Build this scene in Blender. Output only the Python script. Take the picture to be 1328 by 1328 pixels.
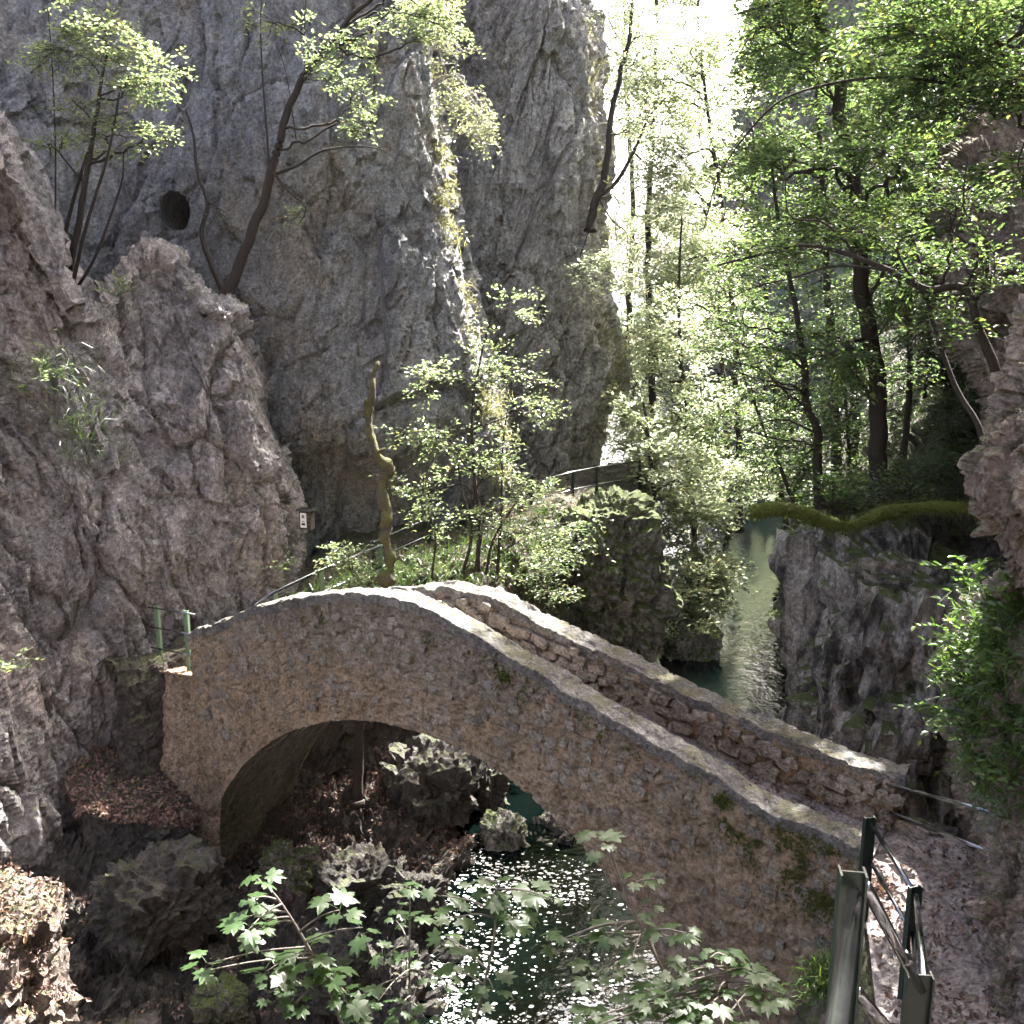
import bpy, math, random
import numpy as np
from mathutils import Vector, Matrix, Quaternion

for o in list(bpy.data.objects):
    bpy.data.objects.remove(o)
scene = bpy.context.scene
C = scene.collection
RAD = math.radians

# ------------------------------------------------------------------ camera
EYE = np.array([0.0, 0.0, 9.2])           # eye height above the river
PITCH = RAD(12.0)
FPX = 1280.0                              # focal length in photo pixels (1328 wide)
cam_d = bpy.data.cameras.new('camera')
cam_d.sensor_width = 36.0
cam_d.lens = 36.0 * FPX / 1328.0
cam_d.clip_start = 0.05
cam_d.clip_end = 6000
cam = bpy.data.objects.new('camera', cam_d)
C.objects.link(cam)
cam.location = EYE
cam.rotation_euler = (RAD(90) - PITCH, 0, 0)
scene.camera = cam

# ------------------------------------------------------------------ light
SUN_AZ, SUN_EL = RAD(28.0), RAD(50.0)
world = bpy.data.worlds.new('World')
scene.world = world
world.use_nodes = True
wn = world.node_tree
wn.nodes.clear()
sky = wn.nodes.new('ShaderNodeTexSky')
sky.sky_type = 'NISHITA'
sky.sun_disc = False
sky.sun_elevation = SUN_EL
sky.sun_rotation = SUN_AZ
sky.air_density = 0.6
sky.dust_density = 7.0
sky.ozone_density = 0.3
bg = wn.nodes.new('ShaderNodeBackground')
bg.inputs['Strength'].default_value = 0.085
wo = wn.nodes.new('ShaderNodeOutputWorld')
wn.links.new(sky.outputs[0], bg.inputs[0])
wn.links.new(bg.outputs[0], wo.inputs[0])
sun_d = bpy.data.lights.new('sun', 'SUN')
sun_d.energy = 5.0
sun_d.angle = RAD(0.53)
sun_d.color = (1.0, 0.965, 0.91)
sun = bpy.data.objects.new('sun', sun_d)
C.objects.link(sun)
sun.location = (10, 30, 60)
S = Vector((math.sin(SUN_AZ) * math.cos(SUN_EL), math.cos(SUN_AZ) * math.cos(SUN_EL), math.sin(SUN_EL)))
sun.rotation_euler = S.to_track_quat('Z', 'Y').to_euler()
vs = scene.view_settings
vs.view_transform = 'Standard'
vs.look = 'None'
vs.gamma = 1.0
vs.use_curve_mapping = False
vs.exposure = 3.42
scene.cycles.use_adaptive_sampling = True
scene.cycles.adaptive_threshold = 0.025
scene.cycles.max_bounces = 6
scene.cycles.diffuse_bounces = 4
scene.cycles.transmission_bounces = 4
scene.cycles.transparent_max_bounces = 8
scene.cycles.caustics_reflective = False
scene.cycles.caustics_refractive = False

# ------------------------------------------------------------------ helpers: numbers
rnd = random.Random(7)
rng = np.random.default_rng(11)
TAB = np.random.default_rng(5).random((65536, 4))
CP, SP = math.cos(PITCH), math.sin(PITCH)


def P(u, v, t):
    """a place seen at photo pixel (u,v), t metres ahead of the viewer"""
    x = (u - 664.0) / FPX
    up = -(v - 664.0) / FPX
    return np.array([x * t, (CP + up * SP) * t, (-SP + up * CP) * t]) + EYE


def PP(pts):
    return np.array([P(*q) for q in pts])


def hsh(i):
    i = i.astype(np.int64)
    h = (i[..., 0] * 73856093) ^ (i[..., 1] * 19349663) ^ (i[..., 2] * 83492791)
    h ^= (h >> 13)
    return (h * 1274126177 >> 7) & 65535


def vnoise(p):
    i = np.floor(p)
    f = p - i
    f = f * f * f * (f * (f * 6 - 15) + 10)
    out = 0
    for dx in (0, 1):
        wx = f[..., 0] if dx else 1 - f[..., 0]
        for dy in (0, 1):
            wy = f[..., 1] if dy else 1 - f[..., 1]
            for dz in (0, 1):
                wz = f[..., 2] if dz else 1 - f[..., 2]
                out = out + wx * wy * wz * TAB[hsh(i + np.array([dx, dy, dz])), 0]
    return out * 2 - 1


def fbm(p, o=5, lac=2.03, g=0.5):
    a, s, n = 1.0, 0, 0
    for k in range(o):
        s = s + a * vnoise(p + k * 17.3)
        n += a
        a *= g
        p = p * lac
    return s / n


def ridged(p, o=5, g=0.55):
    a, s, n = 1.0, 0, 0
    for k in range(o):
        s = s + a * (1 - 2 * np.abs(vnoise(p + k * 11.7)))
        n += a
        a *= g
        p = p * 2.07
    return s / n


def facets(p):
    """cellular blocks: each cell a tilted plane with its own height; returns height, edge distance"""
    i0 = np.floor(p)
    b1 = np.full(p.shape[:-1], 9.0)
    b2 = np.full(p.shape[:-1], 9.0)
    h = np.zeros(p.shape[:-1])
    for dx in (-1, 0, 1):
        for dy in (-1, 0, 1):
            for dz in (-1, 0, 1):
                c = i0 + np.array([dx, dy, dz])
                k = hsh(c)
                r = TAB[k]
                d = p - (c + r[..., :3])
                q = (d * d).sum(-1)
                r2 = TAB[(k * 7 + 13) & 65535, :3] - 0.5
                hh = (r[..., 3] - 0.5) + 1.6 * (d * r2).sum(-1)
                nearer = q < b1
                b2 = np.where(nearer, b1, np.minimum(b2, q))
                h = np.where(nearer, hh, h)
                b1 = np.where(nearer, q, b1)
    return h, np.sqrt(b2) - np.sqrt(b1)


# ------------------------------------------------------------------ helpers: objects
def mesh_np(name, V, F, mat=None, smooth=True):
    V = np.asarray(V, dtype=np.float32).reshape(-1, 3)
    F = np.asarray(F, dtype=np.int32)
    me = bpy.data.meshes.new(name)
    k = F.shape[1]
    me.vertices.add(len(V))
    me.vertices.foreach_set('co', V.ravel())
    me.loops.add(F.size)
    me.loops.foreach_set('vertex_index', F.ravel())
    me.polygons.add(len(F))
    me.polygons.foreach_set('loop_start', np.arange(0, F.size, k, dtype=np.int32))
    me.polygons.foreach_set('loop_total', np.full(len(F), k, dtype=np.int32))
    me.polygons.foreach_set('use_smooth', np.full(len(F), smooth, dtype=bool))
    me.update(calc_edges=True)
    me.validate()
    if mat:
        me.materials.append(mat)
    return me


def add(name, me, parent=None, label=None, cat=None, group=None, kind=None):
    o = bpy.data.objects.new(name, me)
    C.objects.link(o)
    if parent is not None:
        o.parent = parent
        if parent.type == 'EMPTY':
            o.matrix_parent_inverse = Matrix.Translation(-parent.location)
    for k, val in (('label', label), ('category', cat), ('group', group), ('kind', kind)):
        if val:
            o[k] = val
    return o


def thing(name, label, cat, loc, group=None):
    e = bpy.data.objects.new(name, None)
    e.empty_display_size = 0.2
    C.objects.link(e)
    e.location = Vector([float(a) for a in loc])
    e['label'] = label
    e['category'] = cat
    if group:
        e['group'] = group
    return e


def grid_faces(n, m, closed=False):
    """n rows x m columns of vertices"""
    a = np.arange(n * m).reshape(n, m)
    if closed:
        a = np.concatenate([a, a[:, :1]], 1)
    return np.stack([a[:-1, :-1], a[:-1, 1:], a[1:, 1:], a[1:, :-1]], -1).reshape(-1, 4)


def cr(ctrl, n):
    """Catmull-Rom along axis 0 to n samples"""
    k = len(ctrl)
    c = np.concatenate([[2 * ctrl[0] - ctrl[1]], ctrl, [2 * ctrl[-1] - ctrl[-2]]])
    x = np.linspace(0, k - 1 - 1e-9, n)
    i = np.floor(x).astype(int)
    f = (x - i).reshape((-1,) + (1,) * (ctrl.ndim - 1))
    p0, p1, p2, p3 = c[i], c[i + 1], c[i + 2], c[i + 3]
    return 0.5 * (2 * p1 + (p2 - p0) * f + (2 * p0 - 5 * p1 + 4 * p2 - p3) * f * f + (3 * p1 - p0 - 3 * p2 + p3) * f ** 3)


def normals(G):
    du = np.gradient(G, axis=1)
    dv = np.gradient(G, axis=0)
    n = np.cross(du, dv)
    return n / (np.linalg.norm(n, axis=-1, keepdims=True) + 1e-9)


def rock_disp(p, amp, big, seed, strat=(1, 1, 1), rough=1.0, tilt=0.0):
    """craggy displacement: fractured blocks in blocks, joints, grain"""
    q = p + seed * 13.7
    q[..., 0] += tilt * p[..., 2]
    q = q * np.array(strat)
    w = np.stack([fbm(q / big * 0.9 + 3.1, 4), fbm(q / big * 0.9 + 9.4, 4), fbm(q / big * 0.9 + 27.0, 4)], -1)
    qw = q + w * big * 0.26
    h1, e1 = facets(qw / big)
    h2, e2 = facets(qw / (big * 0.38) + 5.0)
    h3, e3 = facets(qw / (big * 0.14) + 11.0)
    d = 0.58 * h1 + 0.34 * h2 + 0.21 * h3 * rough
    d -= 0.16 * np.clip(1 - e1 / 0.06, 0, 1) + 0.08 * np.clip(1 - e2 / 0.09, 0, 1)
    d += 0.30 * fbm(q / (big * 1.6) + 2.0, 3)
    d -= 0.10 * ridged(q / (big * 0.6) + 2.0, 4) + 0.19 * rough * ridged(q / (big * 0.12), 5, 0.6)
    return d * amp


def sheet(name, ctrl, nr, nc, mat, amp=0.4, big=1.6, seed=1, strat=(1, 1, 1), rough=1.0, tilt=0.0, flip=None, fn=None, world=False,
          parent=None, **kw):
    c = np.array([[q if world else P(*q) for q in row] for row in ctrl], dtype=float)
    G = cr(c, nr)
    G = cr(G.transpose(1, 0, 2), nc).transpose(1, 0, 2)
    N = normals(G)
    mid = G[nr // 2, nc // 2]
    if flip is None:
        flip = (N * (EYE - G)).sum(-1).mean() < 0
    if flip:
        N = -N
    if amp:
        G = G + N * rock_disp(G, amp, big, seed, strat, rough, tilt)[..., None]
    if fn:
        G = fn(G, N)
    F = grid_faces(nr, nc)
    if flip:
        F = F[:, ::-1]
    me = mesh_np(name, G, F, mat, False)
    o = add(name, me, parent, **kw)
    return o, G, (normals(G) * (-1 if flip else 1))


def ico(sub):
    import bmesh
    bm = bmesh.new()
    bmesh.ops.create_icosphere(bm, subdivisions=sub, radius=1.0)
    V = np.array([v.co[:] for v in bm.verts])
    F = np.array([[v.index for v in f.verts] for f in bm.faces])
    bm.free()
    return V, F


ICO = {k: ico(k) for k in (3, 4, 5, 6)}


def boulder(name, c, r, mat, sub=5, box=0.55, amp=0.25, big=None, seed=1, rot=0.0, lean=(0, 0), parent=None, strat=(1, 1, 1), **kw):
    V, F = ICO[sub]
    D = V.copy()
    m = np.abs(D).max(-1, keepdims=True)
    V = D * (1 - box) + D / m * box * 0.85
    r = np.array(r)
    V = V * r
    nn = D / r
    nn /= np.linalg.norm(nn, axis=-1, keepdims=True)
    if big is None:
        big = r.mean() * 0.9
    V = V + nn * rock_disp(V + np.array(c), amp, big, seed, strat)[:, None]
    V[:, 0] += lean[0] * V[:, 2]
    V[:, 1] += lean[1] * V[:, 2]
    a = math.cos(rot), math.sin(rot)
    V = np.stack([V[:, 0] * a[0] - V[:, 1] * a[1], V[:, 0] * a[1] + V[:, 1] * a[0], V[:, 2]], -1)
    me = mesh_np(name, V, F, mat, False)
    o = add(name, me, parent, **kw)
    o.location = Vector([float(x) for x in c])
    if parent is not None and parent.type == 'EMPTY':
        o.matrix_parent_inverse = Matrix.Translation(-parent.location)
    return o


class Acc:
    """collects tubes and boxes (quads) for one mesh"""

    def __init__(s):
        s.v, s.f, s.n = [], [], 0

    def put(s, V, F):
        V = np.asarray(V, float).reshape(-1, 3)
        s.v.append(V)
        s.f.append(np.asarray(F) + s.n)
        s.n += len(V)

    def tube(s, pts, rad, sides=6, cap=True):
        pts = np.asarray(pts, float)
        n = len(pts)
        rad = np.broadcast_to(np.asarray(rad, float), (n,))
        T = np.gradient(pts, axis=0)
        T /= np.linalg.norm(T, axis=1, keepdims=True) + 1e-9
        ref = np.array([0.31, 0.17, 0.93]) if abs(T[0][2]) < 0.8 else np.array([0.95, 0.2, 0.1])
        A = np.cross(T, ref)
        A /= np.linalg.norm(A, axis=1, keepdims=True) + 1e-9
        B = np.cross(T, A)
        th = np.arange(sides) * 2 * math.pi / sides
        R = pts[:, None] + rad[:, None, None] * (A[:, None] * np.cos(th)[None, :, None] + B[:, None] * np.sin(th)[None, :, None])
        if cap:
            R = np.concatenate([np.repeat(pts[:1, None], sides, 1), R, np.repeat(pts[-1:, None], sides, 1)])
        s.put(R, grid_faces(len(R), sides, True))

    def box(s, c, ax, ay, az):
        c, ax, ay, az = (np.asarray(q, float) for q in (c, ax, ay, az))
        V = [c + i * ax + j * ay + k * az for i in (-1, 1) for j in (-1, 1) for k in (-1, 1)]
        s.put(V, [[0, 1, 3, 2], [4, 6, 7, 5], [0, 4, 5, 1], [2, 3, 7, 6], [0, 2, 6, 4], [1, 5, 7, 3]])

    def mesh(s, name, mat, smooth=True):
        return mesh_np(name, np.concatenate(s.v), np.concatenate(s.f), mat, smooth)


def nrm(a):
    return a / (np.linalg.norm(a, axis=-1, keepdims=True) + 1e-9)


def leaves_mesh(name, pos, dirs, nor, size, mat, wide=0.55, simple=False, curl=0.10):
    """one small folded blade per leaf"""
    pos, dirs, nor, size = map(np.asarray, (pos, dirs, nor, size))
    d = nrm(dirs)
    n = nrm(nor - d * (nor * d).sum(-1, keepdims=True))
    b = np.cross(n, d)
    s = size[:, None]
    if simple:
        loc = [(0, 0, 0), (0.45, wide * 0.5, curl), (1, 0, -curl * .5), (0.45, -wide * 0.5, curl)]
        tri = [(0, 2, 1), (0, 3, 2)]
    else:
        loc = [(0, 0, 0), (0.28, wide * .46, curl), (0.68, wide * .40, curl * .8), (1, 0, -curl), (0.68, -wide * .40, curl * .8), (0.28, -wide * .46, curl)]
        tri = [(0, 2, 1), (0, 3, 2), (0, 4, 3), (0, 5, 4)]
    V = np.stack([pos + s * (d * x + b * y + n * z) for x, y, z in loc], 1)
    k = len(loc)
    F = (np.arange(len(pos)) * k)[:, None, None] + np.array(tri)[None]
    return mesh_np(name, V.reshape(-1, 3), F.reshape(-1, 3), mat, False)


# ------------------------------------------------------------------ materials
def mat_new(name):
    m = bpy.data.materials.new(name)
    m.use_nodes = True
    nt = m.node_tree
    nt.nodes.clear()
    out = nt.nodes.new('ShaderNodeOutputMaterial')
    return m, nt, out


class NT:
    def __init__(s, nt):
        s.nt = nt

    def n(s, typ, ins=None, **props):
        k = s.nt.nodes.new(typ)
        for a, b in props.items():
            setattr(k, a, b)
        for a, b in (ins or {}).items():
            if hasattr(b, 'is_linked') or isinstance(b, bpy.types.NodeSocket):
                s.nt.links.new(b, k.inputs[a])
            else:
                k.inputs[a].default_value = b
        return k

    def ramp(s, fac, stops, interp='LINEAR'):
        k = s.nt.nodes.new('ShaderNodeValToRGB')
        k.color_ramp.interpolation = interp
        e = k.color_ramp.elements
        while len(e) < len(stops):
            e.new(0.5)
        for q, (pos, col) in zip(e, stops):
            q.position = pos
            q.color = (*col, 1) if not isinstance(col, (int, float)) else (col, col, col, 1)
        s.nt.links.new(fac, k.inputs[0])
        return k.outputs[0]

    def mix(s, fac, a, b, mode='MIX'):
        k = s.nt.nodes.new('ShaderNodeMix')
        k.data_type = 'RGBA'
        k.blend_type = mode
        for sock, val in ((k.inputs['Factor'], fac), (k.inputs['A'], a), (k.inputs['B'], b)):
            if isinstance(val, bpy.types.NodeSocket):
                s.nt.links.new(val, sock)
            elif isinstance(val, (int, float)) and sock.type == 'RGBA':
                sock.default_value = (val, val, val, 1)
            elif isinstance(val, tuple):
                sock.default_value = (*val, 1)
            else:
                sock.default_value = val
        for q in k.outputs:
            if q.type == 'RGBA':
                return q

    def math(s, op, a, b=0.0):
        k = s.nt.nodes.new('ShaderNodeMath')
        k.operation = op
        for i, val in enumerate((a, b)):
            if isinstance(val, bpy.types.NodeSocket):
                s.nt.links.new(val, k.inputs[i])
            else:
                k.inputs[i].default_value = val
        return k.outputs[0]

    def noise(s, vec, scale, detail=6, rough=0.6, dist=0.0):
        k = s.n('ShaderNodeTexNoise', {'Scale': scale, 'Detail': detail, 'Roughness': rough, 'Distortion': dist})
        s.nt.links.new(vec, k.inputs['Vector'])
        return k.outputs['Fac']

    def mapping(s, vec, scale=(1, 1, 1), rot=(0, 0, 0), loc=(0, 0, 0)):
        k = s.n('ShaderNodeMapping', {'Scale': scale, 'Rotation': rot, 'Location': loc})
        s.nt.links.new(vec, k.inputs['Vector'])
        return k.outputs[0]


def rock_mat(name, c1, c2, c3, streak=0.5, moss=0.0, moss_lo=0.35, mosscol=(0.055, 0.075, 0.016), lichen=0.25, bump=0.7,
             rot=(0, 0, 0), fine=14.0, stain=(0.10, 0.095, 0.10), warm=None, stain_lo=0.50):
    m, nt, out = mat_new(name)
    k = NT(nt)
    co = k.n('ShaderNodeNewGeometry').outputs['Position']
    base = k.ramp(k.noise(co, 0.45, 7, 0.62, 0.6), [(0.3, c1), (0.5, c2), (0.7, c3)])
    sp = k.mapping(co, (2.6, 2.6, 0.42), rot)
    st = k.noise(sp, 0.9, 7, 0.66, 0.8)
    base = k.mix(k.ramp(st, [(stain_lo, 0.0), (stain_lo + 0.16, streak)]), base, stain)
    if warm:
        wz = k.noise(k.mapping(co, (1, 1, 0.7), loc=(4, 7, 2)), 0.55, 5, 0.6)
        base = k.mix(k.ramp(wz, [(0.50, 0.0), (0.66, 0.75)]), base, warm)
    g = k.noise(co, fine, 9, 0.72)
    base = k.mix(1.0, base, k.ramp(g, [(0.30, 0.28), (0.50, 0.85), (0.70, 1.5)]), 'MULTIPLY')
    g2 = k.noise(k.mapping(co, (1, 1, 0.7), rot), 3.8, 12, 0.8, 0.5)
    base = k.mix(1.0, base, k.ramp(g2, [(0.34, 0.45), (0.50, 0.95), (0.66, 1.35)]), 'MULTIPLY')
    li = k.noise(co, 3.3, 8, 0.75, 0.4)
    base = k.mix(k.ramp(li, [(0.56, 0.0), (0.66, lichen)]), base, (0.50, 0.48, 0.46))
    vor = k.n('ShaderNodeTexVoronoi', {'Scale': 4.5}, feature='DISTANCE_TO_EDGE')
    wv = k.n('ShaderNodeVectorMath', operation='ADD')
    nz = k.n('ShaderNodeTexNoise', {'Scale': 2.2, 'Detail': 5.0})
    nt.links.new(co, nz.inputs['Vector'])
    nt.links.new(k.mapping(co, (1.0, 1.0, 0.6), rot), wv.inputs[0])
    nt.links.new(nz.outputs['Color'], wv.inputs[1])
    nt.links.new(wv.outputs[0], vor.inputs['Vector'])
    if moss:
        nrm = k.n('ShaderNodeSeparateXYZ')
        nt.links.new(k.n('ShaderNodeNewGeometry').outputs['Normal'], nrm.inputs[0])
        mz = k.math('ADD', nrm.outputs['Z'], k.math('MULTIPLY', k.math('SUBTRACT', k.noise(co, 3.1, 10, 0.74), 0.5), 2.4))
        fac = k.ramp(mz, [(min(moss_lo, .98), 0.0), (min(moss_lo + 0.14, 1.0), moss)])
        mc = k.mix(k.noise(co, 22, 4, 0.6), tuple(0.45 * a for a in mosscol), tuple(1.7 * a for a in mosscol))
        base = k.mix(fac, base, mc)
    h = k.math('ADD', k.math('MULTIPLY', g, 0.8), k.math('MULTIPLY', k.noise(co, fine * 0.32, 8, 0.7, 1.0), 1.2))
    h = k.math('ADD', h, k.math('MULTIPLY', k.noise(k.mapping(co, (5.0, 5.0, 1.1), rot), 2.0, 8, 0.72), 1.3))
    h = k.math('ADD', h, k.math('MULTIPLY', k.math('MINIMUM', vor.outputs['Distance'], 0.06), 4.0))
    bp = k.n('ShaderNodeBump', {'Strength': bump, 'Distance': 0.13, 'Height': h})
    pb = k.n('ShaderNodeBsdfPrincipled', {'Base Color': base, 'Roughness': 0.86, 'Normal': bp.outputs[0]})
    pb.inputs['Specular IOR Level'].default_value = 0.25
    nt.links.new(pb.outputs[0], out.inputs[0])
    return m


def leaf_mat(name, col, trans, tf=0.5, rough=0.42, var=0.35, yellow=0.0, spec=0.5):
    m, nt, out = mat_new(name)
    k = NT(nt)
    r = k.n('ShaderNodeNewGeometry').outputs['Random Per Island']
    lo, hi = 1 - var, 1 + var
    ca = k.ramp(r, [(0.0, tuple(c * lo for c in col)), (0.85, tuple(c * hi for c in col)), (1.0, (col[0] * (hi + yellow * 4), col[1] * (hi + yellow), col[2]))])
    cb = k.ramp(r, [(0.0, tuple(min(1, c * lo) for c in trans)), (0.85, tuple(min(1, c * hi) for c in trans)), (1.0, (min(1, trans[0] * (hi + yellow * 2)), min(1, trans[1] * hi), trans[2]))])
    pb = k.n('ShaderNodeBsdfPrincipled', {'Base Color': ca, 'Roughness': rough})
    pb.inputs['Specular IOR Level'].default_value = spec
    tr = k.n('ShaderNodeBsdfTranslucent', {'Color': cb})
    mx = k.n('ShaderNodeMixShader', {0: tf})
    nt.links.new(pb.outputs[0], mx.inputs[1])
    nt.links.new(tr.outputs[0], mx.inputs[2])
    nt.links.new(mx.outputs[0], out.inputs[0])
    return m


def plain(name, col, rough=0.6, metal=0.0, nscale=20.0, nvar=0.3, bump=0.2, dist=0.01, spec=0.4):
    m, nt, out = mat_new(name)
    k = NT(nt)
    co = k.n('ShaderNodeNewGeometry').outputs['Position']
    g = k.noise(co, nscale, 6, 0.65)
    c = k.mix(g, tuple(a * (1 - nvar) for a in col), tuple(min(1, a * (1 + nvar)) for a in col))
    bp = k.n('ShaderNodeBump', {'Strength': bump, 'Distance': dist, 'Height': g})
    pb = k.n('ShaderNodeBsdfPrincipled', {'Base Color': c, 'Roughness': k.ramp(g, [(0.3, rough * 0.75), (0.7, min(1, rough * 1.2))]), 'Metallic': metal, 'Normal': bp.outputs[0]})
    pb.inputs['Specular IOR Level'].default_value = spec
    nt.links.new(pb.outputs[0], out.inputs[0])
    return m


M = {}
M['cliff_pink'] = rock_mat('pinkish_limestone', (0.235, 0.22, 0.222), (0.365, 0.345, 0.348), (0.45, 0.425, 0.42), 0.55, moss=0.5, moss_lo=0.75, lichen=0.30, rot=(0, RAD(14), 0), warm=(0.44, 0.38, 0.35))
M['cliff_grey'] = rock_mat('grey_limestone', (0.18, 0.187, 0.197), (0.29, 0.295, 0.30), (0.37, 0.37, 0.36), 0.6, moss=0.5, moss_lo=0.7, lichen=0.18, rot=(0, RAD(-22), 0), fine=17, warm=(0.31, 0.275, 0.23))
M['cliff_tower'] = rock_mat('pale_limestone', (0.28, 0.27, 0.255), (0.40, 0.385, 0.36), (0.48, 0.46, 0.42), 0.35, moss=0.5, moss_lo=0.75, lichen=0.30, rot=(0, RAD(-30), 0), fine=12)
M['rock_mossy'] = rock_mat('mossy_rock', (0.16, 0.15, 0.135), (0.25, 0.235, 0.21), (0.33, 0.31, 0.28), 0.65, moss=0.95, moss_lo=0.30, lichen=0.25, stain=(0.045, 0.045, 0.045))
M['rock_block'] = rock_mat('pale_fractured_rock', (0.24, 0.225, 0.205), (0.36, 0.34, 0.315), (0.44, 0.415, 0.385), 0.95, moss=0.9, moss_lo=0.66, lichen=0.25, stain_lo=0.44, stain=(0.035, 0.033, 0.032), rot=(0, RAD(-12), 0))
M['rock_wet_shade'] = rock_mat('damp_shade_rock', (0.05, 0.045, 0.042), (0.085, 0.077, 0.07), (0.13, 0.115, 0.105), 0.6, moss=0.5, moss_lo=0.85, lichen=0.12, stain=(0.04, 0.04, 0.04))  # damp rock; colour further darkened to carry the deep shade under the arch
M['rock_tan'] = rock_mat('tan_rock', (0.21, 0.165, 0.14), (0.31, 0.25, 0.215), (0.38, 0.31, 0.27), 0.45, moss=0.6, moss_lo=0.62, lichen=0.12)
M['moss'] = plain('moss', (0.085, 0.105, 0.025), 0.95, nscale=35, nvar=0.6, bump=1.0, dist=0.04, spec=0.1)
M['moss_yellow'] = plain('yellow_moss', (0.17, 0.155, 0.03), 0.95, nscale=40, nvar=0.5, bump=1.0, dist=0.03, spec=0.1)
def mossy_bark():
    m, nt, out = mat_new('mossy_bark')
    k = NT(nt)
    co = k.n('ShaderNodeNewGeometry').outputs['Position']
    a = k.noise(co, 5.0, 6, 0.65)
    g = k.noise(co, 45, 5, 0.7)
    c = k.mix(k.ramp(a, [(0.42, 0.0), (0.56, 1.0)]), (0.075, 0.06, 0.045), (0.10, 0.10, 0.025))
    c = k.mix(1.0, c, k.ramp(g, [(0.3, 0.4), (0.7, 1.5)]), 'MULTIPLY')
    bp = k.n('ShaderNodeBump', {'Strength': 1.0, 'Distance': 0.04, 'Height': k.math('ADD', a, g)})
    pb = k.n('ShaderNodeBsdfPrincipled', {'Base Color': c, 'Roughness': 0.95, 'Normal': bp.outputs[0]})
    nt.links.new(pb.outputs[0], out.inputs[0])
    return m


M['mossy_bark'] = mossy_bark()
M['bark'] = plain('dark_bark', (0.042, 0.035, 0.030), 0.9, nscale=30, nvar=0.5, bump=0.8, dist=0.02, spec=0.15)
M['bark_grey'] = plain('grey_bark', (0.15, 0.135, 0.12), 0.9, nscale=30, nvar=0.5, bump=0.6, dist=0.02, spec=0.15)
M['twig_pale'] = plain('pale_dead_twigs', (0.30, 0.28, 0.26), 0.8, nscale=40, nvar=0.3)
M['beech'] = leaf_mat('beech_leaf', (0.045, 0.073, 0.028), (0.12, 0.195, 0.05), 0.5, yellow=0.35, var=0.5)
M['beech_far'] = leaf_mat('glare_painted_leaf', (0.14, 0.165, 0.10), (0.54, 0.62, 0.38), 0.55, yellow=0.2, rough=0.35)  # leaf colour raised towards white to carry the backlit glare
M['shrub_leaf'] = leaf_mat('shrub_leaf', (0.085, 0.11, 0.055), (0.26, 0.34, 0.14), 0.45, rough=0.35, yellow=0.3)
M['silver_leaf'] = leaf_mat('pale_leaf', (0.12, 0.13, 0.075), (0.30, 0.34, 0.14), 0.4, rough=0.35)
M['maple'] = leaf_mat('maple_leaf', (0.026, 0.05, 0.016), (0.10, 0.175, 0.014), 0.42, rough=0.42, var=0.65, yellow=0.8, spec=0.35)
M['fern'] = leaf_mat('undergrowth_leaf', (0.045, 0.085, 0.02), (0.12, 0.22, 0.035), 0.4, yellow=0.2)
M['ivy'] = leaf_mat('dark_leaf', (0.03, 0.05, 0.018), (0.07, 0.12, 0.02), 0.3)
M['spruce'] = leaf_mat('spruce_needles', (0.022, 0.04, 0.022), (0.03, 0.06, 0.02), 0.25)
M['grass'] = leaf_mat('hanging_grass', (0.13, 0.12, 0.055), (0.26, 0.26, 0.10), 0.45, var=0.4)
M['litter'] = leaf_mat('fallen_brown_leaves', (0.16, 0.105, 0.09), (0.14, 0.09, 0.06), 0.2, rough=0.7, var=0.6, spec=0.3)
M['far_leaf'] = leaf_mat('distant_leaves', (0.045, 0.065, 0.04), (0.10, 0.14, 0.06), 0.35)
M['steel'] = plain('galvanised_tube', (0.17, 0.18, 0.195), 0.17, 0.95, nscale=25, nvar=0.12, bump=0.01)
M['green_paint'] = plain('dark_green_paint', (0.010, 0.021, 0.015), 0.50, 0.0, nscale=40, nvar=0.35, bump=0.06)
M['pale_green_paint'] = plain('faded_green_paint', (0.16, 0.24, 0.15), 0.5, 0.0, nscale=40, nvar=0.25, bump=0.06)
M['stone'] = rock_mat('rubble_stone', (0.27, 0.235, 0.195), (0.41, 0.36, 0.30), (0.50, 0.455, 0.39), 0.30, lichen=0.5, fine=26, bump=0.8)
M['cap'] = rock_mat('coping_stone', (0.17, 0.162, 0.15), (0.24, 0.23, 0.215), (0.32, 0.305, 0.285), 0.35, moss=0.45, moss_lo=0.99, mosscol=(0.13, 0.12, 0.03), lichen=0.5, fine=24, bump=0.8, stain=(0.16, 0.15, 0.13))


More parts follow.
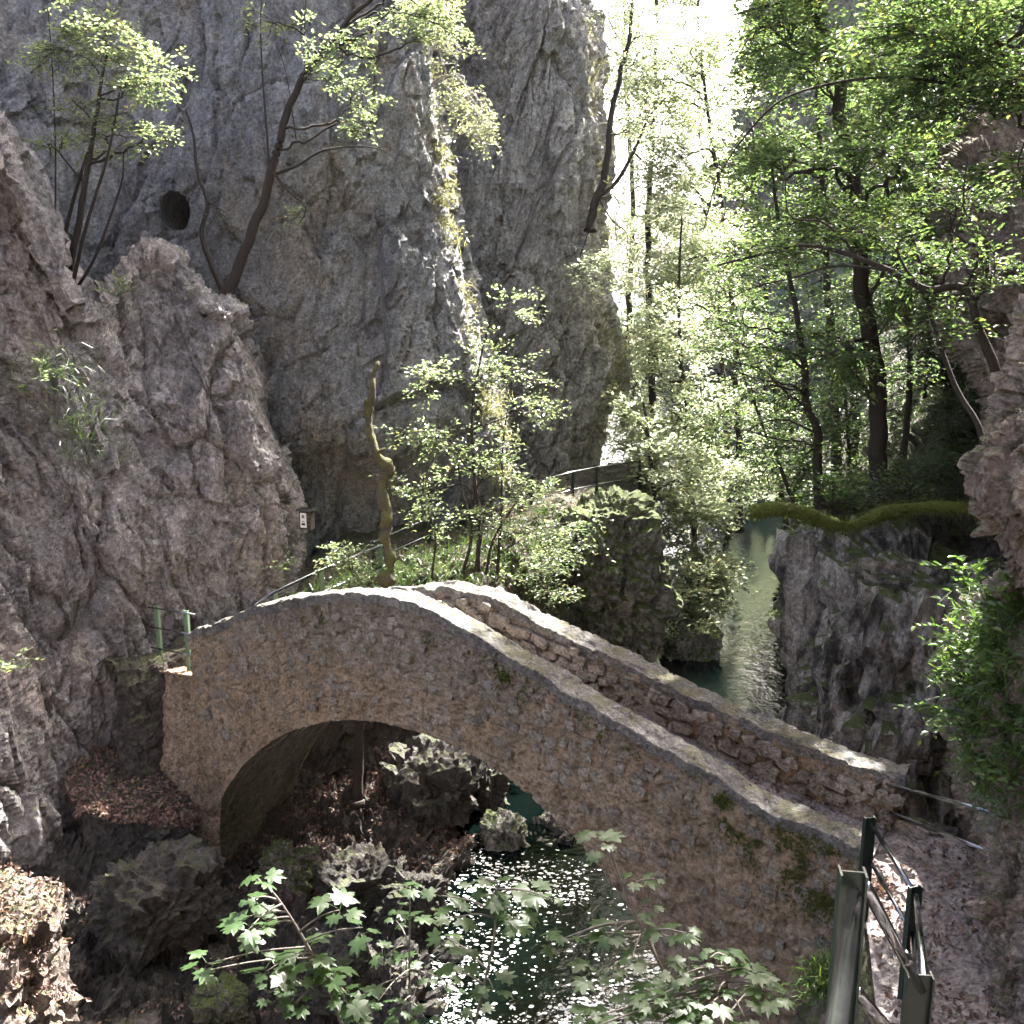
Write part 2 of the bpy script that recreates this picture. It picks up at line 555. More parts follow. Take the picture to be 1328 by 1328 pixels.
def mortar_mat():
    m, nt, out = mat_new('weathered_mortar')
    k = NT(nt)
    co = k.n('ShaderNodeNewGeometry').outputs['Position']
    sep = k.n('ShaderNodeSeparateXYZ')
    nt.links.new(co, sep.inputs[0])
    base = k.ramp(k.noise(co, 0.8, 7, 0.65, 0.5), [(0.3, (0.225, 0.168, 0.115)), (0.5, (0.315, 0.235, 0.158)), (0.72, (0.39, 0.315, 0.235))])
    st = k.noise(k.mapping(co, (5, 5, 0.8)), 1.2, 7, 0.65, 0.3)
    base = k.mix(k.ramp(st, [(0.5, 0.0), (0.70, 0.6)]), base, (0.17, 0.15, 0.13))
    st2 = k.noise(k.mapping(co, (7, 7, 0.9), loc=(3, 1, 9)), 1.0, 6, 0.65, 0.3)
    base = k.mix(k.ramp(st2, [(0.55, 0.0), (0.68, 0.5)]), base, (0.34, 0.23, 0.14))
    # weathered grey crust with lichen near the top of the walls (height above the arch)
    up = k.math('ADD', k.math('MULTIPLY', k.math('SUBTRACT', sep.outputs['Z'], 3.6), 0.45), k.math('MULTIPLY', k.noise(co, 1.6, 6, 0.65), 0.8))
    base = k.mix(k.ramp(up, [(0.58, 0.0), (1.0, 0.7)]), base, (0.20, 0.185, 0.165))
    g = k.noise(co, 24, 8, 0.72)
    base = k.mix(1.0, base, k.ramp(g, [(0.30, 0.30), (0.50, 0.95), (0.70, 1.45)]), 'MULTIPLY')
    g3 = k.noise(k.mapping(co, (1, 1, 0.6)), 6.5, 9, 0.78, 0.3)
    base = k.mix(1.0, base, k.ramp(g3, [(0.34, 0.40), (0.47, 0.95), (0.66, 1.25)]), 'MULTIPLY')
    li = k.noise(co, 9, 8, 0.72, 0.4)
    base = k.mix(k.ramp(li, [(0.55, 0.0), (0.65, 0.55)]), base, (0.46, 0.42, 0.37))
    mo = k.noise(co, 0.75, 6, 0.6)
    base = k.mix(k.ramp(mo, [(0.60, 0.0), (0.70, 0.6)]), base, (0.085, 0.085, 0.03))
    vor = k.n('ShaderNodeTexVoronoi', {'Scale': 11.0, 'Randomness': 1.0})
    nt.links.new(k.mapping(co, (1, 1, 0.75)), vor.inputs['Vector'])
    pock = k.math('MINIMUM', vor.outputs['Distance'], 0.35)
    h = k.math('ADD', k.math('MULTIPLY', g, 0.8), k.math('MULTIPLY', pock, 1.6))
    h = k.math('ADD', h, k.math('MULTIPLY', li, 0.8))
    bp = k.n('ShaderNodeBump', {'Strength': 0.9, 'Distance': 0.05, 'Height': h})
    pb = k.n('ShaderNodeBsdfPrincipled', {'Base Color': base, 'Roughness': 0.9, 'Normal': bp.outputs[0]})
    pb.inputs['Specular IOR Level'].default_value = 0.2
    nt.links.new(pb.outputs[0], out.inputs[0])
    return m


M['mortar'] = mortar_mat()
M['vault'] = rock_mat('damp_vault_render', (0.17, 0.165, 0.11), (0.25, 0.235, 0.17), (0.31, 0.285, 0.22), 0.6, lichen=0.15, stain=(0.06, 0.06, 0.05), bump=0.4)
M['path'] = rock_mat('trodden_path', (0.20, 0.17, 0.16), (0.30, 0.265, 0.25), (0.38, 0.34, 0.32), 0.3, lichen=0.15, fine=20, bump=0.5)
M['soil'] = rock_mat('forest_soil', (0.055, 0.045, 0.04), (0.09, 0.075, 0.065), (0.13, 0.105, 0.09), 0.4, moss=0.6, moss_lo=0.7, lichen=0.05)


def water_mat():
    m, nt, out = mat_new('river_water')
    k = NT(nt)
    co = k.n('ShaderNodeNewGeometry').outputs['Position']
    h = k.math('ADD', k.noise(co, 2.2, 4, 0.55, 0.6), k.math('MULTIPLY', k.noise(co, 9.0, 3, 0.5), 0.35))
    bp = k.n('ShaderNodeBump', {'Strength': 0.35, 'Distance': 0.06, 'Height': h})
    pb = k.n('ShaderNodeBsdfPrincipled', {'Base Color': (0.0008, 0.0022, 0.0018, 1), 'Roughness': 0.05, 'IOR': 1.33, 'Normal': bp.outputs[0]})
    nt.links.new(pb.outputs[0], out.inputs[0])
    return m


M['water'] = water_mat()
M['foam'] = plain('river_foam', (0.62, 0.64, 0.62), 0.7, nscale=30, nvar=0.15)

# ------------------------------------------------------------------ setting
# ground under everything, out to the horizon
xs = np.concatenate([np.linspace(-3000, -60, 12), np.linspace(-50, 50, 21), np.linspace(60, 3000, 12)])
ys = np.concatenate([np.linspace(-3000, -60, 12), np.linspace(-50, 120, 35), np.linspace(150, 3000, 12)])
XX, YY = np.meshgrid(xs, ys)
ZZ = -1.6 + 0.3 * fbm(np.stack([XX * 0.2, YY * 0.2, XX * 0], -1), 3)
add('ground', mesh_np('ground', np.stack([XX, YY, ZZ], -1), grid_faces(len(ys), len(xs)), M['soil']), kind='structure')
# river
wx = np.array([-30, 70.0]); wy = np.array([-40, 160.0])
add('water', mesh_np('water', [[-30, -40, 0], [70, -40, 0], [70, 170, 0], [-30, 170, 0]], [[0, 1, 2, 3]], M['water']), kind='structure')


def hole(G, N):
    """the cave mouth in the upper wall"""
    c = P(221, 272, 20.6)
    r = P(239, 272, 20.6)[0] - c[0]
    d = (G - c)
    q = np.sqrt((d[..., 0] / r) ** 2 + ((d[..., 2] + 0.15 * d[..., 0]) / (r * 1.35)) ** 2)
    push = 7.0 * np.clip((1.0 - q) / 0.16, 0, 1) * (np.abs(d[..., 1]) < 4)
    return G - np.array([0.1, -1.0, 0.0]) * push[..., None]


# near-left buttress
E1 = [300, 322, 345, 352, 378, 392, 386, 372, 345, 330, 330, 330]
V1 = [395, 425, 480, 545, 600, 655, 710, 765, 830, 960, 1100, 1330]
T1 = [18.4, 18.3, 18.3, 18.4, 18.5, 18.6, 18.7, 18.8, 18.8, 19.0, 19.0, 19.0]
rows = []
OFF = [-330, -300, -170, 5, -75, -5, 0, 0]
rows.append([(-420, 330 + OFF[0], 17), (-120, 350 + OFF[1], 18.6), (40, 365 + OFF[2], 19.6), (120, 372 + OFF[3], 20.2), (205, 372 + OFF[4], 20.8), (270, 372, 20.6), (300, 385, 20.8), (300, 390, 22)])
for e, v, t in zip(E1, V1, T1):
    k = min(1, max(0, (v - 395) / 400.0))
    fade = max(0.0, 1 - (v - 395) / 330.0)
    w = [v + a * fade for a in OFF]
    bulge = -0.7 * math.sin(math.pi * min(1, max(0, (v - 395) / 420)))
    lo = min(1.0, max(0, (v - 800) / 300.0))
    rows.append([(-420, w[0], 11.5), (-130, w[1], 13.8 - lo), (20, w[2], 15.8 - 0.3 * k - 0.8 * lo), (110, w[3], 16.6 - 0.3 * k + bulge * .6 - 0.2 * lo), (200, w[4], 17.5 + bulge - 0.2 * k + .8 * fade), (min(280, e - 40), w[5], 17.9 + bulge), (e, v, t), (e + 15, v - 5, t + 3.5)])
sheet('cliff_buttress', rows, 320, 250, M['cliff_pink'], amp=0.56, big=1.9, seed=2, strat=(1, 1, 0.42), tilt=0.2, kind='structure')

# middle wall behind it
E2 = [(-420, 500), (-200, 520), (0, 545), (100, 550), (200, 563), (300, 582), (400, 602), (480, 622), (560, 640), (640, 650), (760, 650)]
rows = []
for v, e in E2:
    lean = (v - 200) / 400.0
    rec = 1.6 * max(0, (v - 560) / 100.0) if v > 560 else 0
    rec = min(rec, 1.6)
    rows.append([(-420, v, 17.0), (-150, v, 18.6), (30, v, 19.8), (130, v, 20.6), (230, v, 20.8), (330, v, 20.7 + rec * .4), (430, v, 20.7 - .3 * lean + rec), (e - 60, v, 21.0 + rec), (e, v, 22.0 + .6 * rec), (e + 15, v, 27.0), (e + 5, v, 34)])
sheet('cliff_wall', rows, 330, 330, M['cliff_grey'], amp=0.50, big=2.7, seed=5, strat=(1, 1, 0.40), tilt=-0.28, fn=hole, kind='structure')

# pale tower behind the wall
E3 = [(-420, 735), (-250, 742), (-100, 748), (0, 757), (100, 766), (200, 772), (300, 766), (400, 782), (480, 798), (540, 782), (600, 768), (700, 770)]
rows = []
for v, e in E3:
    o = 0.6 * (v - 200) / 400.0
    rows.append([(430, v, 30 + o), (560, v, 28.5 + o), (640, v, 27.8 + o), (700, v, 27.8 + o), (e - 25, v, 28.2 + o), (e, v, 29.5 + o), (e + 8, v, 33), (e - 40, v, 40)])
sheet('cliff_tower', rows, 340, 210, M['cliff_tower'], amp=0.60, big=2.4, seed=9, strat=(1.1, 1, 0.42), tilt=-0.35, rough=1.1, kind='structure')

# path beyond the bridge, along the foot of the walls, and the slope under it
upath, GU, NU = sheet('path_upper', [
    [(120, 800, 18.5), (200, 815, 18.3), (330, 770, 19.6), (460, 690, 22.2), (600, 640, 25), (730, 610, 28), (860, 590, 33)],
    [(120, 842, 17.2), (200, 842, 17.2), (335, 785, 18.6), (470, 712, 20.8), (600, 668, 23), (720, 632, 25.6), (850, 615, 30)],
    [(150, 866, 15.9), (190, 866, 15.9), (335, 805, 17.6), (480, 742, 18.9), (600, 710, 20.5), (710, 668, 22.6), (840, 650, 27)],
    [(150, 950, 15.9), (200, 950, 15.9), (335, 900, 17.6), (480, 800, 18.4), (600, 800, 19.6), (720, 790, 22), (840, 760, 26.5)],
    [(150, 1100, 16), (200, 1100, 16), (335, 1060, 17.6), (480, 990, 18.6), (600, 1000, 19.6), (740, 960, 22), (850, 900, 26)],
], 120, 200, M['soil'], amp=0.16, big=0.8, seed=3, kind='structure')

# left bank below the bridge
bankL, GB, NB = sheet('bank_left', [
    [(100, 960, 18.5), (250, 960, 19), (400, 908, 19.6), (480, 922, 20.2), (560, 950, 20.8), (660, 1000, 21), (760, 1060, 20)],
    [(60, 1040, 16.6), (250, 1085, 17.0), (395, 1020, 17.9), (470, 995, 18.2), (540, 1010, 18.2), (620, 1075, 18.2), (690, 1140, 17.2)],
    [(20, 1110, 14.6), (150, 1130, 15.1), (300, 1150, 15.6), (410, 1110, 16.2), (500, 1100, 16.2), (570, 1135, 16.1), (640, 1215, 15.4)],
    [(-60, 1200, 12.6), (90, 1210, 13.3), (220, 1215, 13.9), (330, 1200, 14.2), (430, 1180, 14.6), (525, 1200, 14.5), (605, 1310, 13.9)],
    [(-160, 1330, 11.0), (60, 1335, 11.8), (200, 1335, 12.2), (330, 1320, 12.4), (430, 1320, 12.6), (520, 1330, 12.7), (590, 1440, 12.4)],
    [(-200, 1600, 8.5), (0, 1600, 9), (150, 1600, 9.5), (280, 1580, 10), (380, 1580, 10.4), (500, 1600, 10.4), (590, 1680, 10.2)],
], 250, 270, M['rock_wet_shade'], amp=0.75, big=1.25, seed=14, kind='structure')

# flat little terrace of dead leaves beside the abutment
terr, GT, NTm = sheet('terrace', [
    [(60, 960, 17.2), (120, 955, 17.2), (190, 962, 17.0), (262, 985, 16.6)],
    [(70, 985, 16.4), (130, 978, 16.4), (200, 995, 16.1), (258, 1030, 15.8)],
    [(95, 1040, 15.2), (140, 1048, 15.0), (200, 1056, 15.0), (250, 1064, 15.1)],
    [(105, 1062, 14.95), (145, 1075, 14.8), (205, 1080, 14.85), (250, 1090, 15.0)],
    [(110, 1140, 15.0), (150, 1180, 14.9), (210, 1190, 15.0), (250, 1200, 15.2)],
], 120, 160, M['rock_wet_shade'], amp=0.14, big=0.7, seed=4, kind='structure')

# right-hand wooded slope
slope, GS, NS = sheet('hillside_right', [
    [(1075, 1250, 18.8), (1100, 1150, 18.4), (1200, 1050, 17.6), (1330, 1000, 15.8), (1500, 950, 13.2), (1900, 800, 10.2)],
    [(1070, 1000, 18.8), (1090, 850, 18.2), (1200, 720, 17.2), (1330, 660, 15.0), (1500, 600, 12.5), (1900, 500, 10)],
    [(1050, 850, 21), (1068, 690, 19), (1140, 655, 18.2), (1260, 605, 17), (1420, 520, 14), (1900, 350, 11)],
    [(1022, 800, 26), (1045, 690, 21), (1140, 620, 20.5), (1250, 520, 19), (1420, 400, 16.5), (1900, 150, 14)],
    [(1010, 770, 33), (1035, 700, 28), (1130, 590, 27), (1250, 430, 25), (1420, 250, 22), (1900, -100, 20)],
    [(1000, 745, 45), (1025, 700, 40), (1120, 560, 38), (1260, 330, 36), (1450, 80, 32), (1900, -400, 30)],
    [(960, 735, 60), (1010, 690, 58), (1120, 480, 56), (1270, 200, 54), (1480, -100, 50), (1900, -700, 45)],
], 130, 190, M['soil'], amp=0.55, big=1.6, seed=21, kind='structure')

# brown cliff on the right behind the branches
sheet('cliff_right', [
    [(1290, 120, 26), (1262, 150, 18), (1300, 140, 16.5), (1400, 120, 15), (1700, 80, 13)],
    [(1250, 185, 22), (1238, 195, 16.6), (1290, 195, 15.4), (1400, 190, 14), (1700, 170, 12)],
    [(1240, 260, 22), (1226, 260, 16.4), (1285, 260, 15.2), (1400, 260, 13.8), (1700, 260, 12)],
    [(1238, 350, 22), (1222, 350, 16.2), (1280, 350, 15.0), (1400, 350, 13.6), (1700, 350, 12)],
    [(1260, 440, 22), (1246, 440, 16.0), (1295, 440, 14.8), (1400, 440, 13.4), (1700, 440, 12)],
    [(1285, 540, 20), (1280, 540, 15.0), (1320, 540, 14.0), (1420, 540, 13.0), (1700, 540, 11)],
    [(1290, 680, 18), (1290, 680, 14.0), (1330, 680, 13.0), (1420, 680, 12.0), (1700, 680, 11)],
], 220, 150, M['rock_tan'], amp=0.65, big=1.5, seed=31, kind='structure')

# near rock face at the right edge, over the path
near_r, GN, NN = sheet('cliff_near', [
    [(1370, 330, 11), (1352, 380, 8.0), (1390, 390, 6.8), (1480, 390, 6.0), (1800, 380, 4.5)],
    [(1345, 460, 11), (1318, 500, 7.9), (1350, 510, 7.0), (1450, 510, 6.2), (1800, 500, 4.6)],
    [(1320, 560, 11), (1297, 575, 7.8), (1335, 580, 7.0), (1450, 580, 6.2), (1800, 580, 4.6)],
    [(1310, 650, 11), (1284, 655, 7.8), (1325, 655, 7.0), (1450, 655, 6.2), (1800, 655, 4.6)],
    [(1325, 735, 11.5), (1308, 735, 8.2), (1345, 735, 7.5), (1450, 735, 6.6), (1800, 735, 4.9)],
    [(1270, 770, 12), (1268, 775, 9.2), (1330, 780, 8.3), (1450, 780, 7.2), (1800, 780, 5.2)],
    [(1240, 840, 12), (1240, 845, 9.3), (1310, 850, 8.3), (1450, 850, 7.3), (1800, 850, 5.2)],
    [(1240, 950, 12), (1243, 950, 9.3), (1310, 950, 8.3), (1450, 950, 7.3), (1800, 950, 5.2)],
    [(1262, 1040, 12), (1266, 1040, 9.2), (1320, 1045, 8.4), (1450, 1050, 7.4), (1800, 1060, 5.3)],
    [(1275, 1130, 12), (1281, 1140, 9.0), (1325, 1150, 8.3), (1450, 1170, 7.2), (1800, 1200, 5.2)],
    [(1280, 1230, 12), (1287, 1240, 8.8), (1330, 1260, 8.1), (1450, 1300, 7.0), (1800, 1340, 5.0)],
    [(1280, 1330, 12), (1287, 1330, 8.6), (1330, 1350, 8.0), (1450, 1400, 6.8), (1800, 1440, 4.8)],
], 290, 130, M['rock_tan'], amp=0.30, big=0.75, seed=41, strat=(1, 1, .8), kind='structure')


def R(x, y, z):
    return np.array([x, y, z + EYE[2]])


# ------------------------------------------------------------------ bridge
BA = np.array([-4.910, 14.292])
BE = np.array([0.85115, -0.52492])
BN = np.array([0.52492, 0.85115])
BL = 9.9
TOPF = np.array([(-0.3, -5.00), (0, -4.91), (1.4, -4.30), (2.5, -3.93), (4.1, -3.73), (5.1, -3.95), (6.2, -4.34), (7.2, -4.68), (8.1, -4.96), (9.0, -5.26), (9.95, -5.42)])
TOPB = np.array([(-0.6, -5.55), (0, -5.25), (1.4, -4.72), (2.7, -4.24), (3.7, -4.05), (4.4, -4.04), (5.1, -4.28), (6.3, -4.57), (7.4, -4.86), (8.4, -5.08), (9.4, -5.28), (10.05, -5.32)])


def smooth_interp(tab, s):
    """piecewise-cubic through the table"""
    x, y = tab[:, 0], tab[:, 1]
    m = np.gradient(y, x)
    i = np.clip(np.searchsorted(x, s) - 1, 0, len(x) - 2)
    h = x[i + 1] - x[i]
    q = np.clip((s - x[i]) / h, 0, 1)
    return (2 * q**3 - 3 * q**2 + 1) * y[i] + (q**3 - 2 * q**2 + q) * h * m[i] + (-2 * q**3 + 3 * q**2) * y[i + 1] + (q**3 - q**2) * h * m[i + 1]


def topf(s):
    return smooth_interp(TOPF, np.asarray(s, float)) + EYE[2]


def topb(s):
    return smooth_interp(TOPB, np.asarray(s, float)) + EYE[2]


ARC_C, ARC_R = (4.13, -9.78 + EYE[2]), 4.29


def intrados(s):
    return np.maximum(ARC_C[1] + np.sqrt(np.maximum(ARC_R**2 - (np.asarray(s) - ARC_C[0])**2, 0)), -0.8)


def deck(s):
    return topf(s) * 0.5 + topb(s) * 0.5 - 0.62


def Bw(s, w, z):
    s, w, z = np.broadcast_arrays(np.asarray(s, float), np.asarray(w, float), np.asarray(z, float))
    return np.stack([BA[0] + BE[0] * s + BN[0] * w, BA[1] + BE[1] * s + BN[1] * w, z], -1)


bridge = thing('stone_bridge', 'arched rubble stone footbridge with two parapets spanning the gorge stream', 'bridge', Bw(4.95, 1.0, 0.0))
CAPH = 0.07


def wall_noise(p):
    d = 0.030 * ridged(p * np.array([3.1, 3.1, 2.2]), 4) + 0.03 * fbm(p * 0.9, 4)
    h, e = facets(p * np.array([6.5, 6.5, 7.5]) + 0.35 * np.stack([fbm(p * 3, 2), fbm(p * 3 + 9, 2), fbm(p * 3 + 5, 2)], -1))
    d += 0.022 * h - 0.022 * np.clip(1 - e / 0.16, 0, 1)
    return d + 0.016 * fbm(p * 22, 3) - 0.10 * np.clip(vnoise(p * np.array([15, 15, 11])) - 0.42, 0, 1) - 0.06 * np.clip(vnoise(p * 6.5 + 40) - 0.5, 0, 1)


def wall_strip(name, s0, s1, bot, top, w_out, w_in, ns, nz, mat, parent, deckfn):
    """a wall: outer face, top and inner face as one skin, plus both ends"""
    s = np.linspace(s0, s1, ns)
    zt = top(s) - CAPH
    zb = bot(s)
    zi = np.minimum(deckfn(s) - 0.15, zt - 0.05)
    q = np.linspace(0, 1, nz)[:, None]
    outer = Bw(s[None], w_out, zb[None] * (1 - q) + zt[None] * q)
    k = np.linspace(0, 1, 10)[1:, None]
    tp = Bw(s[None], w_out + (w_in - w_out) * k, zt[None] + 0 * k)
    k = np.linspace(0, 1, 40)[1:, None]
    inner = Bw(s[None], w_in, zt[None] * (1 - k) + zi[None] * k)
    G = np.concatenate([outer, tp, inner])
    sg = np.sign(w_in - w_out)
    dirs = np.concatenate([np.full((nz, 1), -sg), np.zeros((9, 1)), np.full((39, 1), sg)])
    nz_ = wall_noise(G)
    G[..., 0] += BN[0] * dirs * nz_
    G[..., 1] += BN[1] * dirs * nz_
    G[..., 2] += nz_ * (dirs == 0)
    F = grid_faces(len(G), ns)
    V = [G.reshape(-1, 3)]
    FF = [F if sg > 0 else F[:, ::-1]]
    base = len(V[0])
    for ci, col in ((0, G[:, 0]), (1, G[:, -1])):
        # end faces: blend between outer column and matching inner heights
        z = col[:nz, 2]
        zl = np.maximum(z, col[-1, 2])
        w = np.linspace(0, 1, 8)[None, :, None]
        o = col[:nz][:, None]
        i = np.stack([np.full(nz, 0) + col[nz + 8 + 3, 0], np.full(nz, 0) + col[nz + 8 + 3, 1], z], -1)[:, None]
        E = o * (1 - w) + i * w
        ee = wall_noise(E) * np.sin(np.pi * np.linspace(0, 1, 8))[None] * (1 if ci else -1)
        E[..., 0] += BE[0] * ee
        E[..., 1] += BE[1] * ee
        V.append(E.reshape(-1, 3))
        FF.append(grid_faces(nz, 8) + base)
        base += nz * 8
    return add(name, mesh_np(name, np.concatenate(V), np.concatenate(FF), mat), parent)


front_wall = wall_strip('front_wall', 0.0, BL, intrados, topf, 0.0, 0.33, 380, 150, M['mortar'], bridge, deck)
back_wall = wall_strip('back_wall', -0.5, BL + 0.05, intrados, topb, 1.95, 1.60, 260, 60, M['mortar'], bridge, deck)

# vault under the arch
th = np.linspace(RAD(2), RAD(178), 150)
ww = np.linspace(0.03, 1.97, 60)
TH, WW = np.meshgrid(th, ww, indexing='ij')
rr = ARC_R + 0.02
Gv = Bw(ARC_C[0] - rr * np.cos(TH), WW, ARC_C[1] + rr * np.sin(TH))
nv = 0.05 * fbm(Gv * 1.3, 5) + 0.02 * ridged(Gv * 4, 3)
Gv = Gv + np.stack([-np.cos(TH) * BE[0] * nv, -np.cos(TH) * BE[1] * nv, np.sin(TH) * nv], -1)
vault = add('vault', mesh_np('vault', Gv, grid_faces(150, 60), M['vault']), bridge)
# pale roots running down the vault
for k in range(7):
    a0 = RAD(rnd.uniform(38, 86)); w0 = rnd.uniform(0.15, 1.6)
    pts = []
    for i in range(16):
        a = a0 - RAD(2.2) * i * rnd.uniform(0.6, 1.2)
        w = w0 + 0.05 * math.sin(i * 1.1 + k) + 0.035 * i * (1 if k % 2 else -0.3)
        w = min(1.9, max(0.06, w))
        rq = ARC_R - 0.015
        pts.append(Bw(ARC_C[0] - rq * math.cos(a), w, ARC_C[1] + rq * math.sin(a)))
    ac = Acc(); ac.tube(pts, np.linspace(0.012, 0.004, 16), 5)
    add('root', ac.mesh('root', M['twig_pale']), vault)

# deck
sd = np.linspace(-0.4, BL, 120)
wd = np.linspace(0.29, 1.64, 20)
SD, WD = np.meshgrid(sd, wd, indexing='ij')
Gd = Bw(SD, WD, deck(SD))
Gd[..., 2] += 0.03 * fbm(Gd * 2.5, 4)
deck_o = add('deck', mesh_np('deck', Gd, grid_faces(120, 20)[:, ::-1], M['path']), bridge)

# abutment that turns back to the cliff on the left
ab, GA, NA = sheet('abutment', [
    [(160, 838, 18.2), (215, 842, 17.8), (290, 850, 17.4)],
    [(168, 861, 16.9), (208, 868, 16.1), (285, 880, 15.35)],
    [(170, 873, 16.85), (208, 879, 16.05), (285, 890, 15.30)],
    [(172, 950, 16.8), (210, 955, 16.0), (285, 962, 15.35)],
    [(178, 1040, 16.7), (214, 1060, 16.0), (285, 1085, 15.45)],
    [(182, 1130, 16.6), (218, 1150, 16.0), (285, 1180, 15.5)],
], 150, 80, M['mortar'], amp=0.07, big=0.5, seed=8, parent=bridge)

# --- rubble stones and coping
def stone_mesh(i, flat=0.75):
    r = np.random.default_rng(100 + i)
    g = np.array([-1, 0, 1.0])
    V = np.array([[x, y, z] for x in g for y in g for z in g if not (x == 0 and y == 0 and z == 0)])
    import bmesh
    bm = bmesh.new()
    bmesh.ops.create_cube(bm, size=2.0)
    bmesh.ops.subdivide_edges(bm, edges=bm.edges[:], cuts=1, use_grid_fill=True)
    for v in bm.verts:
        c = np.array(v.co[:])
        c = c / max(1e-6, np.linalg.norm(c)) * 1.12 * (1 - flat) + c * flat
        c += r.normal(0, 0.13, 3)
        v.co = Vector(c * 0.5)
    me = bpy.data.meshes.new('stone')
    bm.to_mesh(me)
    bm.free()
    me.materials.append(M['stone'])
    return me


STONES = [stone_mesh(i) for i in range(10)]


def frame_matrix(pos, xdir, out, size):
    x = Vector(xdir).normalized()
    y = Vector(out).normalized()
    z = x.cross(y).normalized()
    y = z.cross(x)
    return Matrix.Translation(Vector([float(a) for a in pos])) @ Matrix(((x.x * size[0], y.x * size[1], z.x * size[2], 0), (x.y * size[0], y.y * size[1], z.y * size[2], 0), (x.z * size[0], y.z * size[1], z.z * size[2], 0), (0, 0, 0, 1)))


cand = []
FN = np.array([-BN[0], -BN[1], 0.0])      # outward from front face
EX = np.array([BE[0], BE[1], 0.0])


def lay_rows(s0, s1, topfn, lo, w, prob, big, par, hmul=1.0):
    d = 0.09
    while d < lo:
        h = rnd.uniform(0.10, 0.17) * hmul
        s = s0 + rnd.uniform(0, 0.2)
        while s < s1:
            l = rnd.uniform(0.12, 0.30) * big
            if rnd.random() < prob(d):
                ss = s + l / 2
                z = float(topfn(ss)) - CAPH - d - h / 2 + rnd.uniform(-0.03, 0.03)
                if z > float(intrados(ss)) + 0.15:
                    sl = (float(topfn(ss + .1)) - float(topfn(ss - .1))) / 0.2 * 0.8
                    pos = Bw(ss, w, z)
                    t = pos[1] * CP + (EYE[2] - pos[2]) * SP
                    a = rnd.gauss(0, 0.30) + sl
                    pos = pos + EX * rnd.uniform(-.06, .06) + np.array([0, 0, rnd.uniform(-.05, .05)])
                    cand.append((l * h / t**2, pos, (BE[0], BE[1], a), FN, (l * 1.02, rnd.uniform(0.07, 0.12), h * 1.02), par))
            s += l + 0.015
        d += h + 0.012


lay_rows(2.2, BL, topb, 0.72, 1.552, lambda d: 0.95, 1.0, back_wall)
lay_rows(0.05, BL, topf, 1.7, 0.022, lambda d: 0.50 - 0.25 * d, 0.62, front_wall, 0.78)
cand.sort(key=lambda c: -c[0])
rest = Acc()
for i, (_, pos, xd, out, size, par) in enumerate(cand):
    mtx = frame_matrix(pos, xd, out, size)
    if i < 290:
        o = add('stone', STONES[i % 10], par)
        o.matrix_basis = mtx
    else:
        me = STONES[i % 10]
        V = np.array([(mtx @ v.co)[:] for v in me.vertices])
        rest.put(V, np.array([list(p.vertices) for p in me.polygons]))
rs = add('small_stones', rest.mesh('small_stones', M['stone'], False), front_wall)
rs['kind'] = 'stuff'


def coping(topfn, w0, w1, s0, s1, par):
    """rough mortared coping: an uneven crust with ragged edges over the wall head"""
    ns, nw = int((s1 - s0) / 0.022), 22
    ss = np.linspace(s0, s1, ns)
    prof = np.concatenate([np.zeros(4), np.linspace(0, 1, nw), np.ones(4)])
    lift = np.concatenate([np.linspace(-1.0, -0.15, 4), np.zeros(nw), np.linspace(-0.15, -1.0, 4)])
    Sg, Wg = np.meshgrid(ss, prof, indexing='ij')
    Lg = np.broadcast_to(lift, Sg.shape)
    cen = (w0 + w1) / 2
    base = Bw(Sg, w0 + (w1 - w0) * Wg, topfn(Sg))
    nx = 0.045 * fbm(base * np.array([3.2, 3.2, 1]), 4) + 0.03 * fbm(base * 9 + 7, 3)
    Wd = w0 + (w1 - w0) * Wg + np.sign(Wg - 0.5) * nx * (np.abs(Wg - .5) > .4)
    h, e = facets(base * np.array([3.6, 3.6, 3.6]) + 4)
    zz = topfn(Sg) + Lg * 0.13 + 0.030 * h + 0.035 * fbm(base * 2.2, 4) + 0.014 * ridged(base * 9, 3) - 0.02 * np.clip(1 - e / .12, 0, 1)
    G = Bw(Sg, Wd, zz)
    return add('coping', mesh_np('coping', G, grid_faces(ns, G.shape[1])[:, ::-1], M['cap']), par)


coping(topf, -0.03, 0.34, -0.02, BL + 0.06, front_wall)
coping(topb, 1.58, 1.96, -0.4, BL + 0.14, back_wall)

# moss cushions on the weathered front wall and coping
mp, mn = [], []
for s_c, d_c, sr, dr, cnt in ((9.0, .35, .55, .35, 2600), (8.4, .18, .35, .18, 900), (9.6, .5, .25, .45, 1300), (5.75, .28, .22, .16, 700), (4.6, .35, .15, .15, 250), (7.1, .2, .3, .1, 400), (2.6, .25, .2, .15, 250)):
    ss_ = np.clip(s_c + rng.normal(0, sr * .55, cnt), .05, BL - .03)
    dd_ = np.abs(d_c + rng.normal(0, dr * .55, cnt)) + .06
    q = Bw(ss_, -0.02, topf(ss_) - dd_)
    keep = fbm(q * 4.0, 4) > -.02
    mp.append(q[keep])
mp = np.concatenate(mp)
mp = mp + FN * (wall_noise(mp) + .012)[:, None]
m = len(mp)
me = leaves_mesh('moss', mp, nrm(rng.normal(0, .7, (m, 3)) + FN * .6 + [0, 0, -.2]), nrm(FN + rng.normal(0, .5, (m, 3))), rng.uniform(.015, .05, m), M['moss'], simple=True, wide=.7)
add('moss', me, front_wall)['kind'] = 'stuff'

